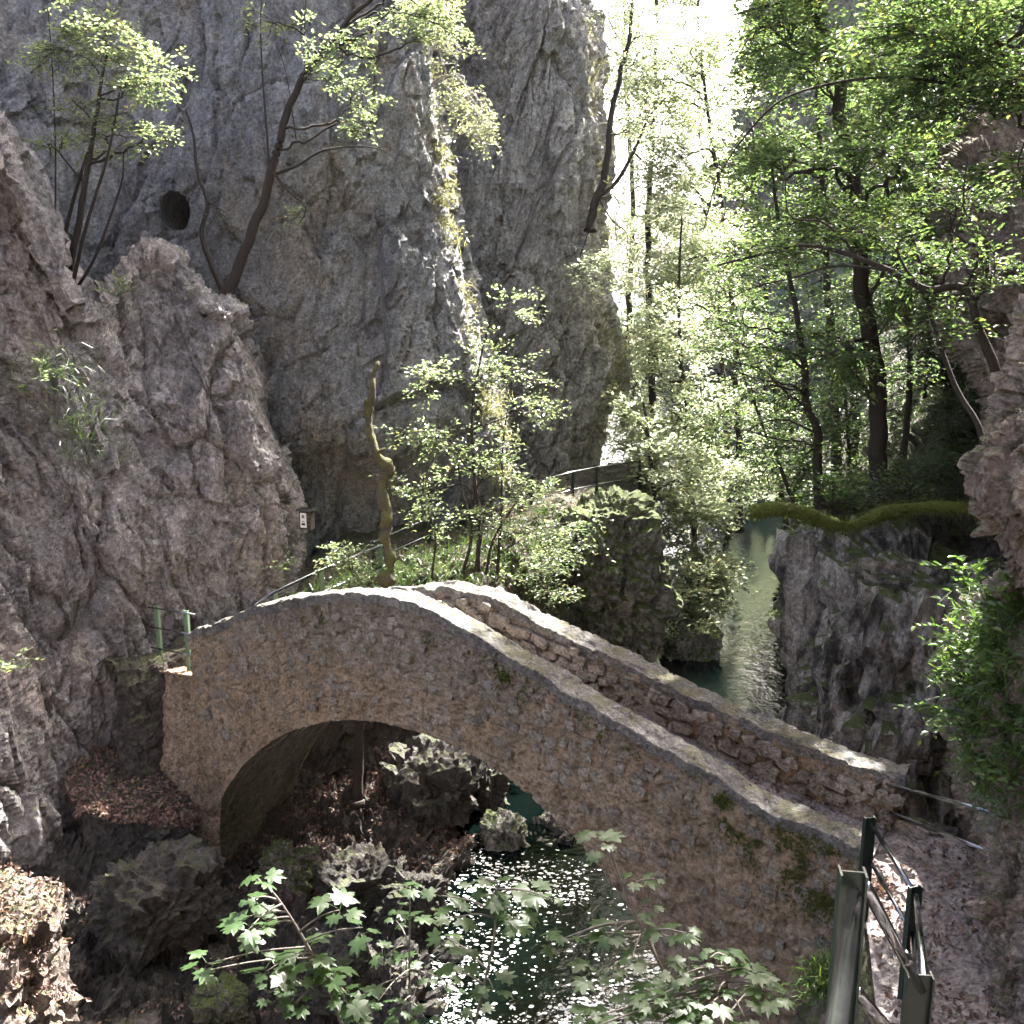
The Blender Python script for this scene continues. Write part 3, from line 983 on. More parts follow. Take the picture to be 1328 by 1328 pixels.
# ------------------------------------------------------------------ near path and bank
deckz = lambda s: float(deck(s)) - 0.03
PL = [R(-1.0, -4, -1.3), R(-.6, 0, -1.62), R(.85, 2.75, -2.78), R(1.72, 4.05, -4.1), R(2.6, 5.9, -5.2), R(3.15, 7.5, -5.9), Bw(10.0, -0.05, float(deck(9.9)) - .02), Bw(9.7, 0.30, deckz(9.7)), Bw(8.0, 0.3, deckz(8.0) - .03)]
PR = [R(2.2, -4, -1.2), R(2.2, -.6, -1.6), R(3.4, 2.0, -2.7), R(4.6, 3.2, -4.0), R(5.7, 5.0, -5.1), R(6.4, 7.3, -5.75), R(6.9, 9.4, -5.95), R(5.2, 10.3, -6.05), Bw(8.0, 1.68, deckz(8.0) - .03)]
pth, GP, NPt = sheet('path', [[a * (1 - k) + b * k for k in (0, .33, .67, 1)] for a, b in zip(PL, PR)], 220, 90, M['path'], amp=0.07, big=0.5, seed=6, world=True, kind='structure')
bank_rows = []
for i, a in enumerate(PL[:7]):
    k = [(0, 0), (-0.25, -0.25), (-0.8, -1.4), (-1.8, -3.4), (-3.6, -12)]
    bank_rows.append([a + np.array([dx, 0.12 * dx, max(dz, -a[2] - 0.8)]) + np.array([0.06, 0, -0.03]) for dx, dz in k])
bankN, GBn, NBn = sheet('bank_near', bank_rows, 130, 110, M['soil'], amp=0.16, big=0.7, seed=16, world=True, kind='structure')
# ledge wall behind the entrance of the bridge
sheet('path_edge', [
    [R(4.35, 10.55, -6.02), R(5.2, 10.25, -6.03), R(6.1, 9.9, -5.98), R(7.2, 9.3, -5.9)],
    [R(4.55, 10.9, -6.10), R(5.4, 10.6, -6.15), R(6.3, 10.2, -6.1), R(7.5, 9.6, -6.0)],
    [R(4.6, 11.1, -7.5), R(5.5, 10.9, -7.5), R(6.5, 10.5, -7.5), R(7.7, 10, -7.5)],
    [R(4.6, 11.3, -9.8), R(5.6, 11.1, -9.8), R(6.7, 10.8, -9.8), R(7.9, 10, -9.8)],
], 60, 70, M['rock_wet_shade'], amp=0.12, big=0.6, seed=12, world=True, kind='structure', flip=False)

# ------------------------------------------------------------------ railings
def post_mesh(top, h, xdir, w=0.10, d=0.05, th=0.007, mat='green_paint'):
    """an H-section steel post: web across xdir, flanges, cap"""
    ac = Acc()
    x = np.array(xdir, float); x /= np.linalg.norm(x)
    y = np.cross([0, 0, 1.0], x)
    z = np.array([0, 0, 1.0])
    c = np.asarray(top) - z * h / 2
    ac.box(c, x * (w / 2 - th), y * th / 2, z * h / 2)
    for s_ in (-1, 1):
        ac.box(c + x * s_ * (w / 2 - th / 2), x * th / 2, y * d / 2, z * (h / 2 + 0.001))
    return ac.mesh('post', M[mat], False)


def dirn(a, b):
    v = np.asarray(b, float) - np.asarray(a, float)
    return v / np.linalg.norm(v)


def bar(parent, pts, r, mat='steel', sides=10, name='rail'):
    ac = Acc(); ac.tube(pts, r, sides)
    return add(name, ac.mesh(name, M[mat]), parent)


pa, pc, pd, pb_ = P(1128, 1060, 9.5), P(1187, 1150, 8.3), P(1193, 1264, 4.5), P(1106, 1130, 3.0)
rail_n = thing('metal_railing', 'dark green posts with bare steel tubes beside the leafy near path', 'railing', R(1.7, 5.0, -4.6))
cr_ = np.array([1, 0.25, 0])
for q, w, x in ((pa, 0.105, (1, 0.1, 0)), (pc, 0.105, (1, .2, 0)), (pd, 0.115, (1, -.1, 0)), (pb_, 0.080, (1, -.15, 0))):
    add('post', post_mesh(q, 1.12, x, w, 0.06), rail_n)
back0 = R(0.10, 0.35, -0.98)
back1 = R(-0.55, -1.6, -0.75)
for k, off in enumerate((0.055, 0.42, 0.78)):
    dz = np.array([0, 0, -off])
    r = 0.0215 if k == 0 else 0.019
    o1 = np.array([-0.005, -0.035, 0])
    if k == 0:
        bar(rail_n, [back1 + dz, back0 + dz, P(1086, 1322, 2.1), pb_ + dz + o1], r * 1.1, sides=14)
    bar(rail_n, [pb_ + dz + [0.045, 0.0, 0.0], (pb_ + pd) / 2 + dz + [0.02, 0, 0], pd + dz + [0, -.03, 0]], r, 'steel')
    bar(rail_n, [pd + dz + [0.03, .01, 0], pc + dz + [0, -.03, 0]], r)
    bar(rail_n, [pc + dz, pa + dz + [0.01, -.03, 0]], r)
mid = pb_ * 0.36 + pd * 0.64 + np.array([0.02, 0, -0.055])
dd = dirn(pb_, pd)
bar(rail_n, [mid - dd * 0.035, mid + dd * 0.035], 0.028, 'steel', name='collar')

rail_b = thing('metal_railing', 'pair of bare steel tubes from the far parapet to the overgrown rock', 'railing', R(4.9, 10.3, -6.0))
e0 = Bw(BL - 0.05, 1.72, float(topb(BL)) - 0.22)
for (u0, v0), (u1, v1) in (((1150, 1017), (1310, 1059)), ((1155, 1054), (1320, 1119))):
    bar(rail_b, [P(u0, v0, 11.2), P(u1, v1, 9.2)], 0.02)

rail_l = thing('metal_railing', 'short pale green railing with three thin rails left of the bridge', 'railing', P(222, 866, 15.9))
pl0, pl1 = P(203, 786, 16.2), P(241, 792, 15.75)
for q in (pl0, pl1):
    add('post', post_mesh(q, 1.02, (1, -.4, 0), 0.085, 0.05, 0.008, 'pale_green_paint'), rail_l)
for off in (0.03, 0.37, 0.73):
    a, b = pl0 + [0, -.03, -off], pl1 + [0, -.03, -off]
    bar(rail_l, [a - (b - a) * 0.28, b + (b - a) * 0.32], 0.014)

rail_p = thing('metal_railing', 'sunlit railing climbing the path from the bridge below the grey wall', 'railing', P(420, 780, 18.6))
fp = PP([(330, 784, 16.9), (357, 767, 17.2), (417, 739, 18.0), (493, 708, 18.9)])
bar(rail_p, fp, 0.028)
for q in (fp[1], fp[2], fp[3]):
    add('post', post_mesh(q + [0, 0, .02], 1.0, (1, .3, 0), 0.08, 0.05, 0.008, 'pale_green_paint'), rail_p)
bar(rail_p, fp[1:] + [0, 0, -.42], 0.018)

rail_q = thing('metal_railing', 'three white-lit sloping rails behind the young tree on the upper path', 'railing', P(560, 740, 20.5))
fq = PP([(484, 703, 19.2), (557, 672, 20.6), (602, 652, 21.6), (690, 620, 23.2)])
for off, a, b in ((0, 0, 4), (0.36, 0, 4), (0.72, 0, 4)):
    bar(rail_q, fq + [0, 0, -off], 0.022)
for q in fq:
    add('post', post_mesh(q + [0, 0, .03], 1.05, (1, .3, 0), 0.08, 0.05, 0.008, 'green_paint'), rail_q)

rail_t = thing('metal_railing', 'thin railing on the sunny platform above the mossy mid-gorge rock', 'railing', P(765, 655, 24.6))
ft = PP([(690, 626, 23.6), (743, 612, 24.4), (774, 606, 25.2), (830, 598, 27)])
for off in (0, 0.45):
    bar(rail_t, ft + [0, 0, -off], 0.022)
for q in ft[1:]:
    add('post', post_mesh(q, 1.0, (1, .3, 0), 0.07, 0.05, 0.008, 'green_paint'), rail_t)

# ------------------------------------------------------------------ rocks as things
boulder('mossy_rock', P(776, 765, 24.6), (1.75, 1.8, 2.75), M['rock_mossy'], 6, box=0.75, amp=0.55, big=1.3, seed=51, label='tall dark mossy rock block below the sunny platform', cat='rock')
boulder('rock_outcrop', P(1165, 955, 16.0), (1.75, 1.9, 3.55), M['rock_block'], 6, box=0.85, amp=0.8, big=2.1, seed=57, strat=(1, 1, .7), lean=(0.05, 0.02), label='big mossy rock block on the right bank carrying the fallen log', cat='rock')
boulder('riverside_rock', P(893, 838, 26.5), (0.85, 0.8, 0.8), M['rock_mossy'], 5, amp=0.3, seed=61, label='low overgrown rock at the water beyond the far parapet', cat='rock')
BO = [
    ((560, 1020, 17.6), (0.95, 0.8, 0.75), 'large dark mossy boulder under the arch above the leaf slope', 71, 'rock_wet_shade'),
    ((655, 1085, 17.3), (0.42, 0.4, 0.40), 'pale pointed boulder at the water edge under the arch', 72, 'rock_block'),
    ((715, 1085, 17.6), (0.55, 0.5, 0.22), 'flat wet boulder lying in the water beneath the arch', 73, 'rock_wet_shade'),
    ((625, 1020, 18.6), (0.6, 0.6, 0.6), 'dark rock behind the pale pointed boulder', 74, 'rock_wet_shade'),
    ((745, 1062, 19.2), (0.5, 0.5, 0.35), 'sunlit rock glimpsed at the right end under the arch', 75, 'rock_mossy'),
    ((470, 1150, 15.0), (0.75, 0.6, 0.5), 'mossy rock below the leaf slope left of the stream', 76, 'rock_wet_shade'),
    ((540, 1180, 14.6), (0.45, 0.5, 0.55), 'dark mossy rock dropping into the stream behind the saplings', 77, 'rock_wet_shade'),
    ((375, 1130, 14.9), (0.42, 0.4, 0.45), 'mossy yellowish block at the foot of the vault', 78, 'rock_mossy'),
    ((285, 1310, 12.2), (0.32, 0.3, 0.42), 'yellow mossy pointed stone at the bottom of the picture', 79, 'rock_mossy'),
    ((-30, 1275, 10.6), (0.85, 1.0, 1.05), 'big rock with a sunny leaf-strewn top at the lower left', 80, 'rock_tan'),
    ((205, 1170, 13.6), (0.8, 0.8, 0.6), 'shadowed rock in the dark hollow left of the vault', 81, 'rock_wet_shade'),
    ((130, 1410, 11.4), (0.8, 0.8, 0.5), 'dark mossy boulder in the lower left corner', 82, 'rock_wet_shade'),
    ((425, 1262, 12.9), (0.5, 0.5, 0.4), 'mossy stone behind the left maple sapling', 83, 'rock_wet_shade'),
]
for pos, r, lab, seed, mt in BO:
    boulder('boulder', P(*pos), r, M[mt], 5, box=0.65, amp=(0.20 if seed == 80 else 0.32) * np.mean(r) / 0.6, big=np.mean(r) * 1.2, seed=seed, rot=seed, label=lab, cat='boulder', group='boulders along the stream')

# ------------------------------------------------------------------ vegetation
class Leaves:
    def __init__(s):
        s.p, s.d, s.n, s.s = [], [], [], []

    def put(s, p, d, n, z):
        s.p.append(p); s.d.append(d); s.n.append(n); s.s.append(z)

    def mesh(s, name, mat, **kw):
        return leaves_mesh(name, np.concatenate(s.p), np.concatenate(s.d), np.concatenate(s.n), np.concatenate(s.s), mat, **kw)


def curve(pts, n):
    return cr(np.asarray(pts, float), n)


def bough(ac, lv, a, b, r0, leaf, ntw=9, twl=0.5, lpt=12, sag=0.12, flat=0.35, up=0.25, start=0.25, wander=0.12, side=4):
    """a limb from a to b with flat sprays of leafy twigs"""
    a, b = np.asarray(a, float), np.asarray(b, float)
    L = np.linalg.norm(b - a)
    m1 = a * 0.67 + b * 0.33 + rng.normal(0, wander * L * 0.4, 3) + [0, 0, up * L * 0.35]
    m2 = a * 0.33 + b * 0.67 + rng.normal(0, wander * L * 0.4, 3) + [0, 0, up * L * 0.35 - sag * L * 0.1]
    c = curve([a, m1, m2, b], 12)
    ac.tube(c[::2] if side < 5 else c, np.linspace(r0, max(0.004, r0 * 0.25), 12)[::2] if side < 5 else np.linspace(r0, max(0.004, r0 * 0.25), 12), side, cap=False)
    for k in range(ntw):
        q = start + (1 - start) * (k + rng.random()) / ntw
        i = min(10, int(q * 11))
        p0 = c[i] + (c[i + 1] - c[i]) * (q * 11 - i)
        t = nrm(c[i + 1] - c[i])
        h = np.array([-t[1], t[0], 0.0])
        h = nrm(h) if np.linalg.norm(h) > 0.2 else nrm(rng.normal(0, 1, 3) * [1, 1, 0])
        sgn = 1 if k % 2 else -1
        d = nrm(t * rng.uniform(0.3, 0.9) + h * sgn * rng.uniform(0.6, 1.0) + rng.normal(0, 0.15, 3) + [0, 0, 0.1])
        l = twl * rng.uniform(0.55, 1.15) * (1.1 - 0.5 * q)
        p1 = p0 + d * l * 0.55 + rng.normal(0, 0.03 * l, 3)
        p2 = p0 + d * l + [0, 0, -sag * l] + rng.normal(0, 0.05 * l, 3)
        ac.tube([p0, p1, p2], [max(0.004, r0 * 0.22), 0.004, 0.0025], 3, cap=False)
        n = max(2, int(lpt * rng.uniform(0.7, 1.3)))
        x = np.sort(rng.random(n)) ** 0.8
        base = np.where(x[:, None] < .55, p0 + (p1 - p0) * (x / .55)[:, None], p1 + (p2 - p1) * ((x - .55) / .45)[:, None])
        s2 = np.where(np.arange(n) % 2, 1, -1)[:, None]
        hh = np.cross([0, 0, 1.0], d)
        ld = nrm(d * 0.7 + hh * s2 * rng.uniform(0.5, 1.2, (n, 1)) + rng.normal(0, 0.25, (n, 3)))
        ln = nrm(np.array([0, 0, 1.0]) + rng.normal(0, flat, (n, 3)))
        base = base + ld * leaf * 0.25 + rng.normal(0, leaf * 0.5, (n, 3)) * [1, 1, .6]
        lv.put(base, ld, ln, leaf * rng.uniform(0.6, 1.25, n))


def ell(c, n):
    """n points in an ellipsoid given as (u,v,t, du,dv,dt) in photo pixels and metres"""
    u, v, t, du, dv, dt = c
    q = rng.normal(0, 1, (n, 3))
    q = nrm(q) * rng.random((n, 1)) ** 0.45
    return np.array([P(u + a * du, v + b * dv, t + w * dt) for a, b, w in q])


def tree(name, label, trunk, r0, r1, crowns, leaf, mat='beech', bark='bark', group=None, cat='tree', extra=(), ntw=9, twl=0.55, lpt=12,
         flat=0.35, simple=False, rb=0.03, low=0.35, side=8, wander=0.12, sag=0.12, world=False, stems=(), dens=1.0):
    tp = np.array(trunk) if world else PP(trunk)
    c = curve(tp, 10 * len(tp))
    c = c + np.stack([fbm(c * 1.7 + k * 5, 3) for k in (1, 2, 3)], -1) * r0 * 0.6
    root = thing(name, label, cat, c[0], group)
    ac = Acc()
    rr_ = np.linspace(r0, r1, len(c))
    rr_[:4] *= np.array([1.5, 1.28, 1.12, 1.04])
    ac.tube(c, rr_, side)
    add('trunk', ac.mesh('trunk', M[bark]), root)
    if len(stems):
        for q in stems:
            w = PP(q[0])
            w = curve(w, 8 * len(w))
            sc_ = Acc(); sc_.tube(w, np.linspace(q[1], q[2], len(w)), 6)
            add('stem', sc_.mesh('stem', M[bark]), root)
    lv = Leaves()
    br = Acc()
    nb = 0
    for e in extra:                       # explicit limbs: (points, radius)
        w = curve(PP(e[0]), 8 * len(e[0]))
        lm = Acc(); lm.tube(w, np.linspace(e[1], max(0.005, e[1] * 0.25), len(w)), 6)
        add('limb', lm.mesh('limb', M[bark]), root)
    for cw in crowns:
        n = int(cw[6] * dens)
        ends = ell(cw[:6], n)
        nl = max(1, int(round(n / 9)))
        hubs = ell((cw[0], cw[1], cw[2], cw[3] * .75, cw[4] * .75, cw[5] * .75), nl)
        limbs = []
        for b in hubs:
            # a limb leaves the trunk a bit below the clump it feeds
            dist = np.linalg.norm(c - b, axis=1) + 1.2 * np.maximum(0, c[:, 2] - b[2] + 0.3)
            ok = np.arange(len(c)) >= low * len(c)
            dist = np.where(ok, dist, 99)
            i = int(np.argmin(dist + 0.5 * rng.random(len(c)) * dist.min()))
            a = c[i]
            L = np.linalg.norm(b - a)
            m1 = a * .65 + b * .35 + rng.normal(0, .10 * L, 3) + [0, 0, .06 * L]
            m2 = a * .3 + b * .7 + rng.normal(0, .10 * L, 3) + [0, 0, .10 * L]
            w = curve([a, m1, m2, b], 20)
            w[1:-1] += rng.normal(0, .012 * L, (18, 3))
            r_ = min(rb, rr_[i] * 0.7, 0.010 + 0.018 * L)
            br.tube(w, np.linspace(r_, max(0.005, r_ * .3), 20), 5)
            limbs.append((w, r_))
            nb += 1
        L_ = np.concatenate([w for w, _ in limbs])
        R_ = np.concatenate([np.linspace(r, r * .3, 20) for _, r in limbs])
        K_ = np.concatenate([np.arange(20) for _ in limbs])
        for b in ends:
            dist = np.linalg.norm(L_ - b, axis=1) + np.where(K_ < 5, 9, 0)
            i = int(np.argmin(dist * rng.uniform(.7, 1.3, len(dist))))
            L = np.linalg.norm(b - L_[i])
            bough(br, lv, L_[i], b, min(R_[i] * .7, 0.005 + 0.010 * L), leaf, ntw, twl, lpt, flat=flat, wander=wander, sag=sag, start=0.15)
            nb += 1
    if nb:
        add('branches', br.mesh('branches', M[bark]), root)['kind'] = 'stuff'
    if lv.p:
        add('crown', lv.mesh('crown', M[mat], simple=simple), root)
    return root


# --- trees growing on the cliffs, left
tree('cliff_tree', 'bushy many-stemmed tree with sunlit crown on the upper left ledge', [(84, 392, 17.6), (98, 310, 17.4), (112, 230, 17.2), (125, 150, 17.0), (140, 70, 16.9)], 0.075, 0.02,
     [(150, 70, 16.8, 85, 48, 1.0, 22), (190, 100, 16.6, 62, 40, .8, 16), (95, 95, 17.2, 80, 65, 1.0, 14), (150, 170, 17.0, 75, 45, .8, 8), (60, 190, 17.2, 45, 20, .6, 4), (200, 190, 16.8, 30, 30, .6, 4), (100, 10, 17.0, 50, 30, .8, 6)],
     0.085, 'shrub_leaf', ntw=7, twl=0.5, lpt=8, low=0.4, dens=1.1,
     stems=[([(80, 392, 17.6), (84, 310, 17.5), (102, 235, 17.3), (120, 180, 17.1)], .05, .02), ([(88, 392, 17.6), (120, 340, 17.3), (140, 290, 17.2), (158, 235, 17.1), (160, 200, 17.0)], .035, .012), ([(76, 390, 17.7), (72, 330, 17.6), (72, 200, 17.4), (68, 90, 17.3), (62, 10, 17.3)], .022, .008), ([(90, 390, 17.5), (110, 300, 17.2), (140, 200, 16.9), (155, 120, 16.8)], .04, .015)])
tree('cliff_tree', 'slender dark forked tree leaning over the wall beside the cave hole', [(287, 393, 19.6), (312, 345, 19.5), (332, 290, 19.4), (348, 238, 19.3), (362, 180, 19.2), (378, 130, 19.1), (405, 85, 19.0), (440, 40, 18.9), (480, 0, 18.8), (530, -60, 18.7)], 0.12, 0.03,
     [(410, 90, 18.8, 60, 55, .8, 10), (460, 120, 18.8, 45, 40, .7, 9), (480, 40, 18.7, 60, 45, .8, 10), (560, 25, 19.0, 55, 40, .8, 34), (470, 175, 18.8, 30, 30, .5, 5), (380, 290, 19.2, 14, 20, .3, 2), (350, 30, 19.2, 60, 30, .6, 5)],
     0.085, 'shrub_leaf', ntw=6, twl=0.45, lpt=8, low=0.35,
     extra=[([(352, 228, 19.3), (385, 215, 19.2), (420, 195, 19.1), (470, 190, 19.0), (500, 195, 19.0)], .035), ([(350, 240, 19.3), (346, 170, 19.2), (340, 90, 19.1), (338, 20, 19.1), (345, -40, 19.1)], .03), ([(400, 90, 19.0), (395, 30, 19.0), (400, -30, 19.0)], .02), ([(384, 180, 19.2), (372, 100, 19.2), (360, 60, 19.2)], .015)])
tree('bare_tree', 'thin leafless crooked stem on the ledge below the cave hole', [(290, 380, 19.8), (270, 335, 19.8), (262, 300, 19.8), (270, 265, 19.8), (256, 225, 19.8), (252, 175, 19.8), (242, 140, 19.8)], 0.06, 0.02, [(285, 280, 19.6, 10, 20, .3, 2)], 0.05, 'shrub_leaf', ntw=4, lpt=4, low=0.5)
tree('cliff_bush', 'pale tangled bush of silvery twigs hanging from the wall edge', [(545, 130, 22.6), (565, 105, 22.3), (590, 95, 22.0)], 0.05, 0.02,
     [(600, 130, 21.8, 45, 35, .8, 16), (620, 170, 21.6, 35, 35, .6, 14), (580, 60, 22, 35, 40, .7, 8), (550, 150, 22, 30, 45, .5, 8), (560, 20, 22, 45, 35, .7, 16)], 0.075, 'silver_leaf', bark='twig_pale', cat='bush', ntw=8, twl=0.5, lpt=6, low=0.2, rb=0.018, sag=0.5)
for u, v, lab, n in ((572, 250, 'small sunlit bush on the wall edge below the silvery twigs', 10), (596, 390, 'grassy bush on the lower wall edge above the young tree', 10), (622, 490, 'lowest bush on the wall edge behind the young tree', 9)):
    tree('cliff_bush', lab, [(u - 10, v + 25, 22.4), (u - 4, v + 5, 22.1), (u, v - 15, 21.9)], .03, .01, [(u, v, 21.8, 22, 50, .5, n), (u + 6, v + 30, 21.7, 18, 35, .4, n // 2)], .07, 'grass', cat='bush', ntw=6, twl=.4, lpt=7, low=.1, rb=.012, sag=.5)
# --- middle
tree('young_tree', 'young many-stemmed tree with airy sunlit leaves behind the bridge crown', [(618, 742, 19.0), (622, 680, 18.9), (615, 620, 18.9), (612, 540, 18.8), (625, 460, 18.8), (640, 400, 18.8)], 0.05, 0.012,
     [(640, 470, 18.7, 70, 60, .9, 12), (560, 500, 18.6, 45, 40, .7, 8), (540, 570, 18.5, 60, 25, .8, 9), (680, 530, 18.8, 75, 50, .9, 10), (650, 600, 18.8, 95, 35, .9, 12), (540, 640, 18.5, 55, 30, .8, 8), (690, 640, 18.9, 60, 30, .8, 8), (600, 690, 18.6, 90, 30, .8, 10), (720, 700, 19.2, 60, 40, .8, 10), (680, 400, 18.9, 40, 30, .6, 4)],
     0.085, 'shrub_leaf', ntw=7, twl=0.55, lpt=8, low=0.2, rb=0.02, flat=0.28, dens=1.05,
     stems=[([(645, 745, 19.1), (650, 660, 19), (652, 580, 19), (660, 520, 19)], .035, .01), ([(600, 745, 18.9), (612, 690, 18.9), (600, 640, 18.8), (590, 590, 18.7), (570, 560, 18.6)], .035, .01), ([(560, 750, 18.7), (565, 690, 18.7), (555, 640, 18.6), (545, 610, 18.6)], .025, .008), ([(630, 745, 19), (640, 700, 19), (670, 650, 19), (700, 600, 19)], .03, .01)])
for nm, lab, u, v, t, w, n, lf in (
        ('shrub', 'low sunny shrub over the path railing left of the mossy snag', 455, 745, 17.6, 60, 12, .08),
        ('shrub', 'pale leafy shrub spilling over the top of the mid-gorge rock', 715, 720, 21.6, 50, 9, .085),
        ('shrub', 'leafy shrub hanging down the front of the mid-gorge rock', 700, 760, 21.0, 45, 10, .08)):
    tree(nm, lab, [(u, v + 40, t + .2), (u + 4, v + 10, t + .1), (u, v - 20, t)], 0.03, 0.01, [(u, v - 15, t, w, 28, .7, n), (u + 20, v + 10, t - .2, w * .8, 22, .5, n // 2)], lf, 'shrub_leaf', cat='shrub', ntw=6, twl=0.45, lpt=8, low=0.1, rb=0.014)
snag = thing('dead_snag', 'crooked mossy dead trunk standing behind the bridge parapet', 'dead tree', P(503, 775, 17.4))
c = curve(PP([(503, 790, 17.4), (505, 740, 17.4), (502, 700, 17.4), (497, 655, 17.4), (500, 615, 17.35), (492, 590, 17.3), (480, 562, 17.3), (477, 530, 17.3), (483, 500, 17.3), (490, 475, 17.3), (491, 466, 17.3)]), 90)
c = c + np.stack([fbm(c * 3 + k * 7, 3) for k in (1, 2, 3)], -1) * 0.13
ac = Acc(); ac.tube(c, (0.078 + 0.075 * fbm(c * 5, 3)) * np.concatenate([np.linspace(1.5, 1.15, 30), np.linspace(1.1, 0.8, 60)]), 14)
sn = add('trunk', ac.mesh('trunk', M['mossy_bark']), snag)
for k, (i, d) in enumerate(((70, (-.5, -.2, .3)), (58, (-.6, .1, .2)), (46, (.7, -.2, .4)))):
    ac = Acc(); ac.tube([c[i], c[i] + np.array(d) * .12, c[i] + np.array(d) * .22], [.035, .028, .015], 7)
    add('branch_stub', ac.mesh('branch_stub', M['mossy_bark']), snag)

# --- right bank trees
tree('beech_tree', 'tall beech with a dark sinuous trunk on the right bank', [(1140, 650, 18.6), (1138, 600, 18.6), (1140, 520, 18.5), (1126, 430, 18.3), (1114, 320, 18.0), (1110, 230, 17.8), (1092, 160, 17.6), (1082, 90, 17.4), (1062, 0, 17.2), (1050, -120, 17), (1045, -300, 16.5), (1040, -520, 16)], 0.185, 0.06,
     [(1040, 110, 17, 110, 60, 2, 22), (1000, 220, 17, 90, 60, 2, 18), (1150, 190, 16.5, 110, 60, 2, 22), (1060, 300, 17, 110, 50, 2, 20), (1180, 300, 16.8, 90, 60, 2, 16), (1150, 60, 16.5, 120, 60, 2, 22), (990, 30, 17.5, 90, 50, 2, 16), (1080, 470, 17.5, 110, 50, 1.8, 14), (1160, 420, 17, 60, 60, 1.5, 8), (1050, -180, 17, 320, 120, 4, 44), (1080, -300, 16.5, 230, 110, 3.5, 60), (1180, -380, 15, 220, 120, 3, 40), (830, -240, 17.5, 110, 60, 2, 16), (1040, -170, 17.8, 125, 65, 2, 40)],  # clumps far above the frame added to shade bridge, path and saplings
     0.095, 'beech', ntw=9, twl=0.75, lpt=13, low=0.25, rb=0.05,
     extra=[([(1070, 20, 17.3), (1040, 0, 17.2), (985, 10, 17.0), (950, 20, 17)], .05), ([(1140, 540, 18.5), (1120, 500, 18.2), (1095, 470, 18.0), (1060, 440, 17.8)], .04)])
tree('beech_tree', 'thinner beech with a bent trunk left of the tall beech', [(1064, 662, 18.3), (1060, 610, 18.3), (1062, 565, 18.2), (1048, 530, 18.1), (1044, 470, 18.0), (1036, 420, 17.9), (1022, 350, 17.8), (1010, 280, 17.7), (1000, 200, 17.6)], 0.10, 0.025,
     [(960, 420, 18, 80, 60, 1.8, 16), (980, 500, 18, 80, 50, 1.6, 14), (1000, 330, 17.8, 80, 60, 1.8, 16), (1010, 590, 18, 60, 40, 1.3, 10), (930, 560, 18.6, 60, 50, 1.5, 8)],
     0.085, 'beech', ntw=8, twl=0.65, lpt=11, low=0.2, rb=0.03,
     extra=[([(1048, 530, 18.1), (1010, 500, 17.9), (990, 480, 17.8), (950, 470, 17.6)], .03), ([(1055, 560, 18.2), (1020, 545, 18.0), (985, 550, 17.8), (950, 575, 17.6)], .025)])
tree('leaning_tree', 'dark tree arching low from the right cliff across the beech', [(1318, 560, 12.6), (1300, 500, 12.5), (1272, 430, 12.4), (1250, 375, 12.4), (1200, 372, 12.5), (1150, 350, 12.7), (1100, 332, 13.0), (1050, 318, 13.3), (1000, 325, 13.6), (930, 345, 14)], 0.07, 0.015,
     [(1000, 330, 13.6, 70, 30, 1.2, 12), (1120, 300, 13.0, 80, 40, 1.2, 12), (1230, 260, 12.4, 80, 40, 1.0, 14), (1290, 330, 12, 45, 60, .8, 8), (1180, 480, 13, 40, 30, .6, 4)],
     0.075, 'beech', ntw=7, twl=0.5, lpt=9, low=0.3, rb=0.02,
     extra=[([(1262, 400, 12.4), (1280, 350, 12.3), (1275, 300, 12.2), (1250, 270, 12.2), (1255, 200, 12.1)], .025), ([(1190, 372, 12.5), (1165, 330, 12.5), (1170, 310, 12.4), (1200, 300, 12.3), (1245, 280, 12.2)], .02), ([(1115, 335, 13.0), (1070, 290, 13.0), (1025, 280, 13.1), (1018, 230, 13.1), (1010, 180, 13.1)], .018), ([(1150, 350, 12.7), (1085, 345, 12.9), (1030, 360, 13.0), (960, 380, 13.2), (900, 430, 13.4)], .02)])
tree('beech_tree', 'beech spreading green leaf layers across the top right corner', [(1420, 560, 10.5), (1405, 350, 10.3), (1390, 150, 10.2), (1370, -50, 10), (1360, -300, 10), (1350, -560, 10), (1380, -760, 9.6)], 0.14, 0.05,
     [(1260, 60, 9.8, 110, 60, 1.4, 26), (1300, 120, 9.6, 90, 40, 1.2, 18), (1200, 140, 10.2, 90, 40, 1.2, 14), (1330, 230, 9.4, 60, 30, .8, 8), (1150, 40, 10.4, 100, 50, 1.4, 16), (1250, -80, 10, 160, 70, 2, 26), (1280, -580, 10.3, 280, 170, 2.2, 80), (1150, -380, 11, 180, 120, 2, 30), (1440, -900, 8.4, 320, 190, 1.8, 60), (1480, -200, 14, 150, 110, 2, 30)],  # unseen upper clumps added to keep sun off railing, saplings and mound
     0.08, 'beech', ntw=8, twl=0.5, lpt=11, low=0.3, rb=0.03,
     extra=[([(1392, 150, 10.2), (1330, 120, 10), (1240, 110, 9.9), (1160, 100, 9.9), (1080, 108, 10), (1010, 132, 10.1), (960, 185, 10.2), (930, 235, 10.2), (912, 300, 10.3)], .022)])
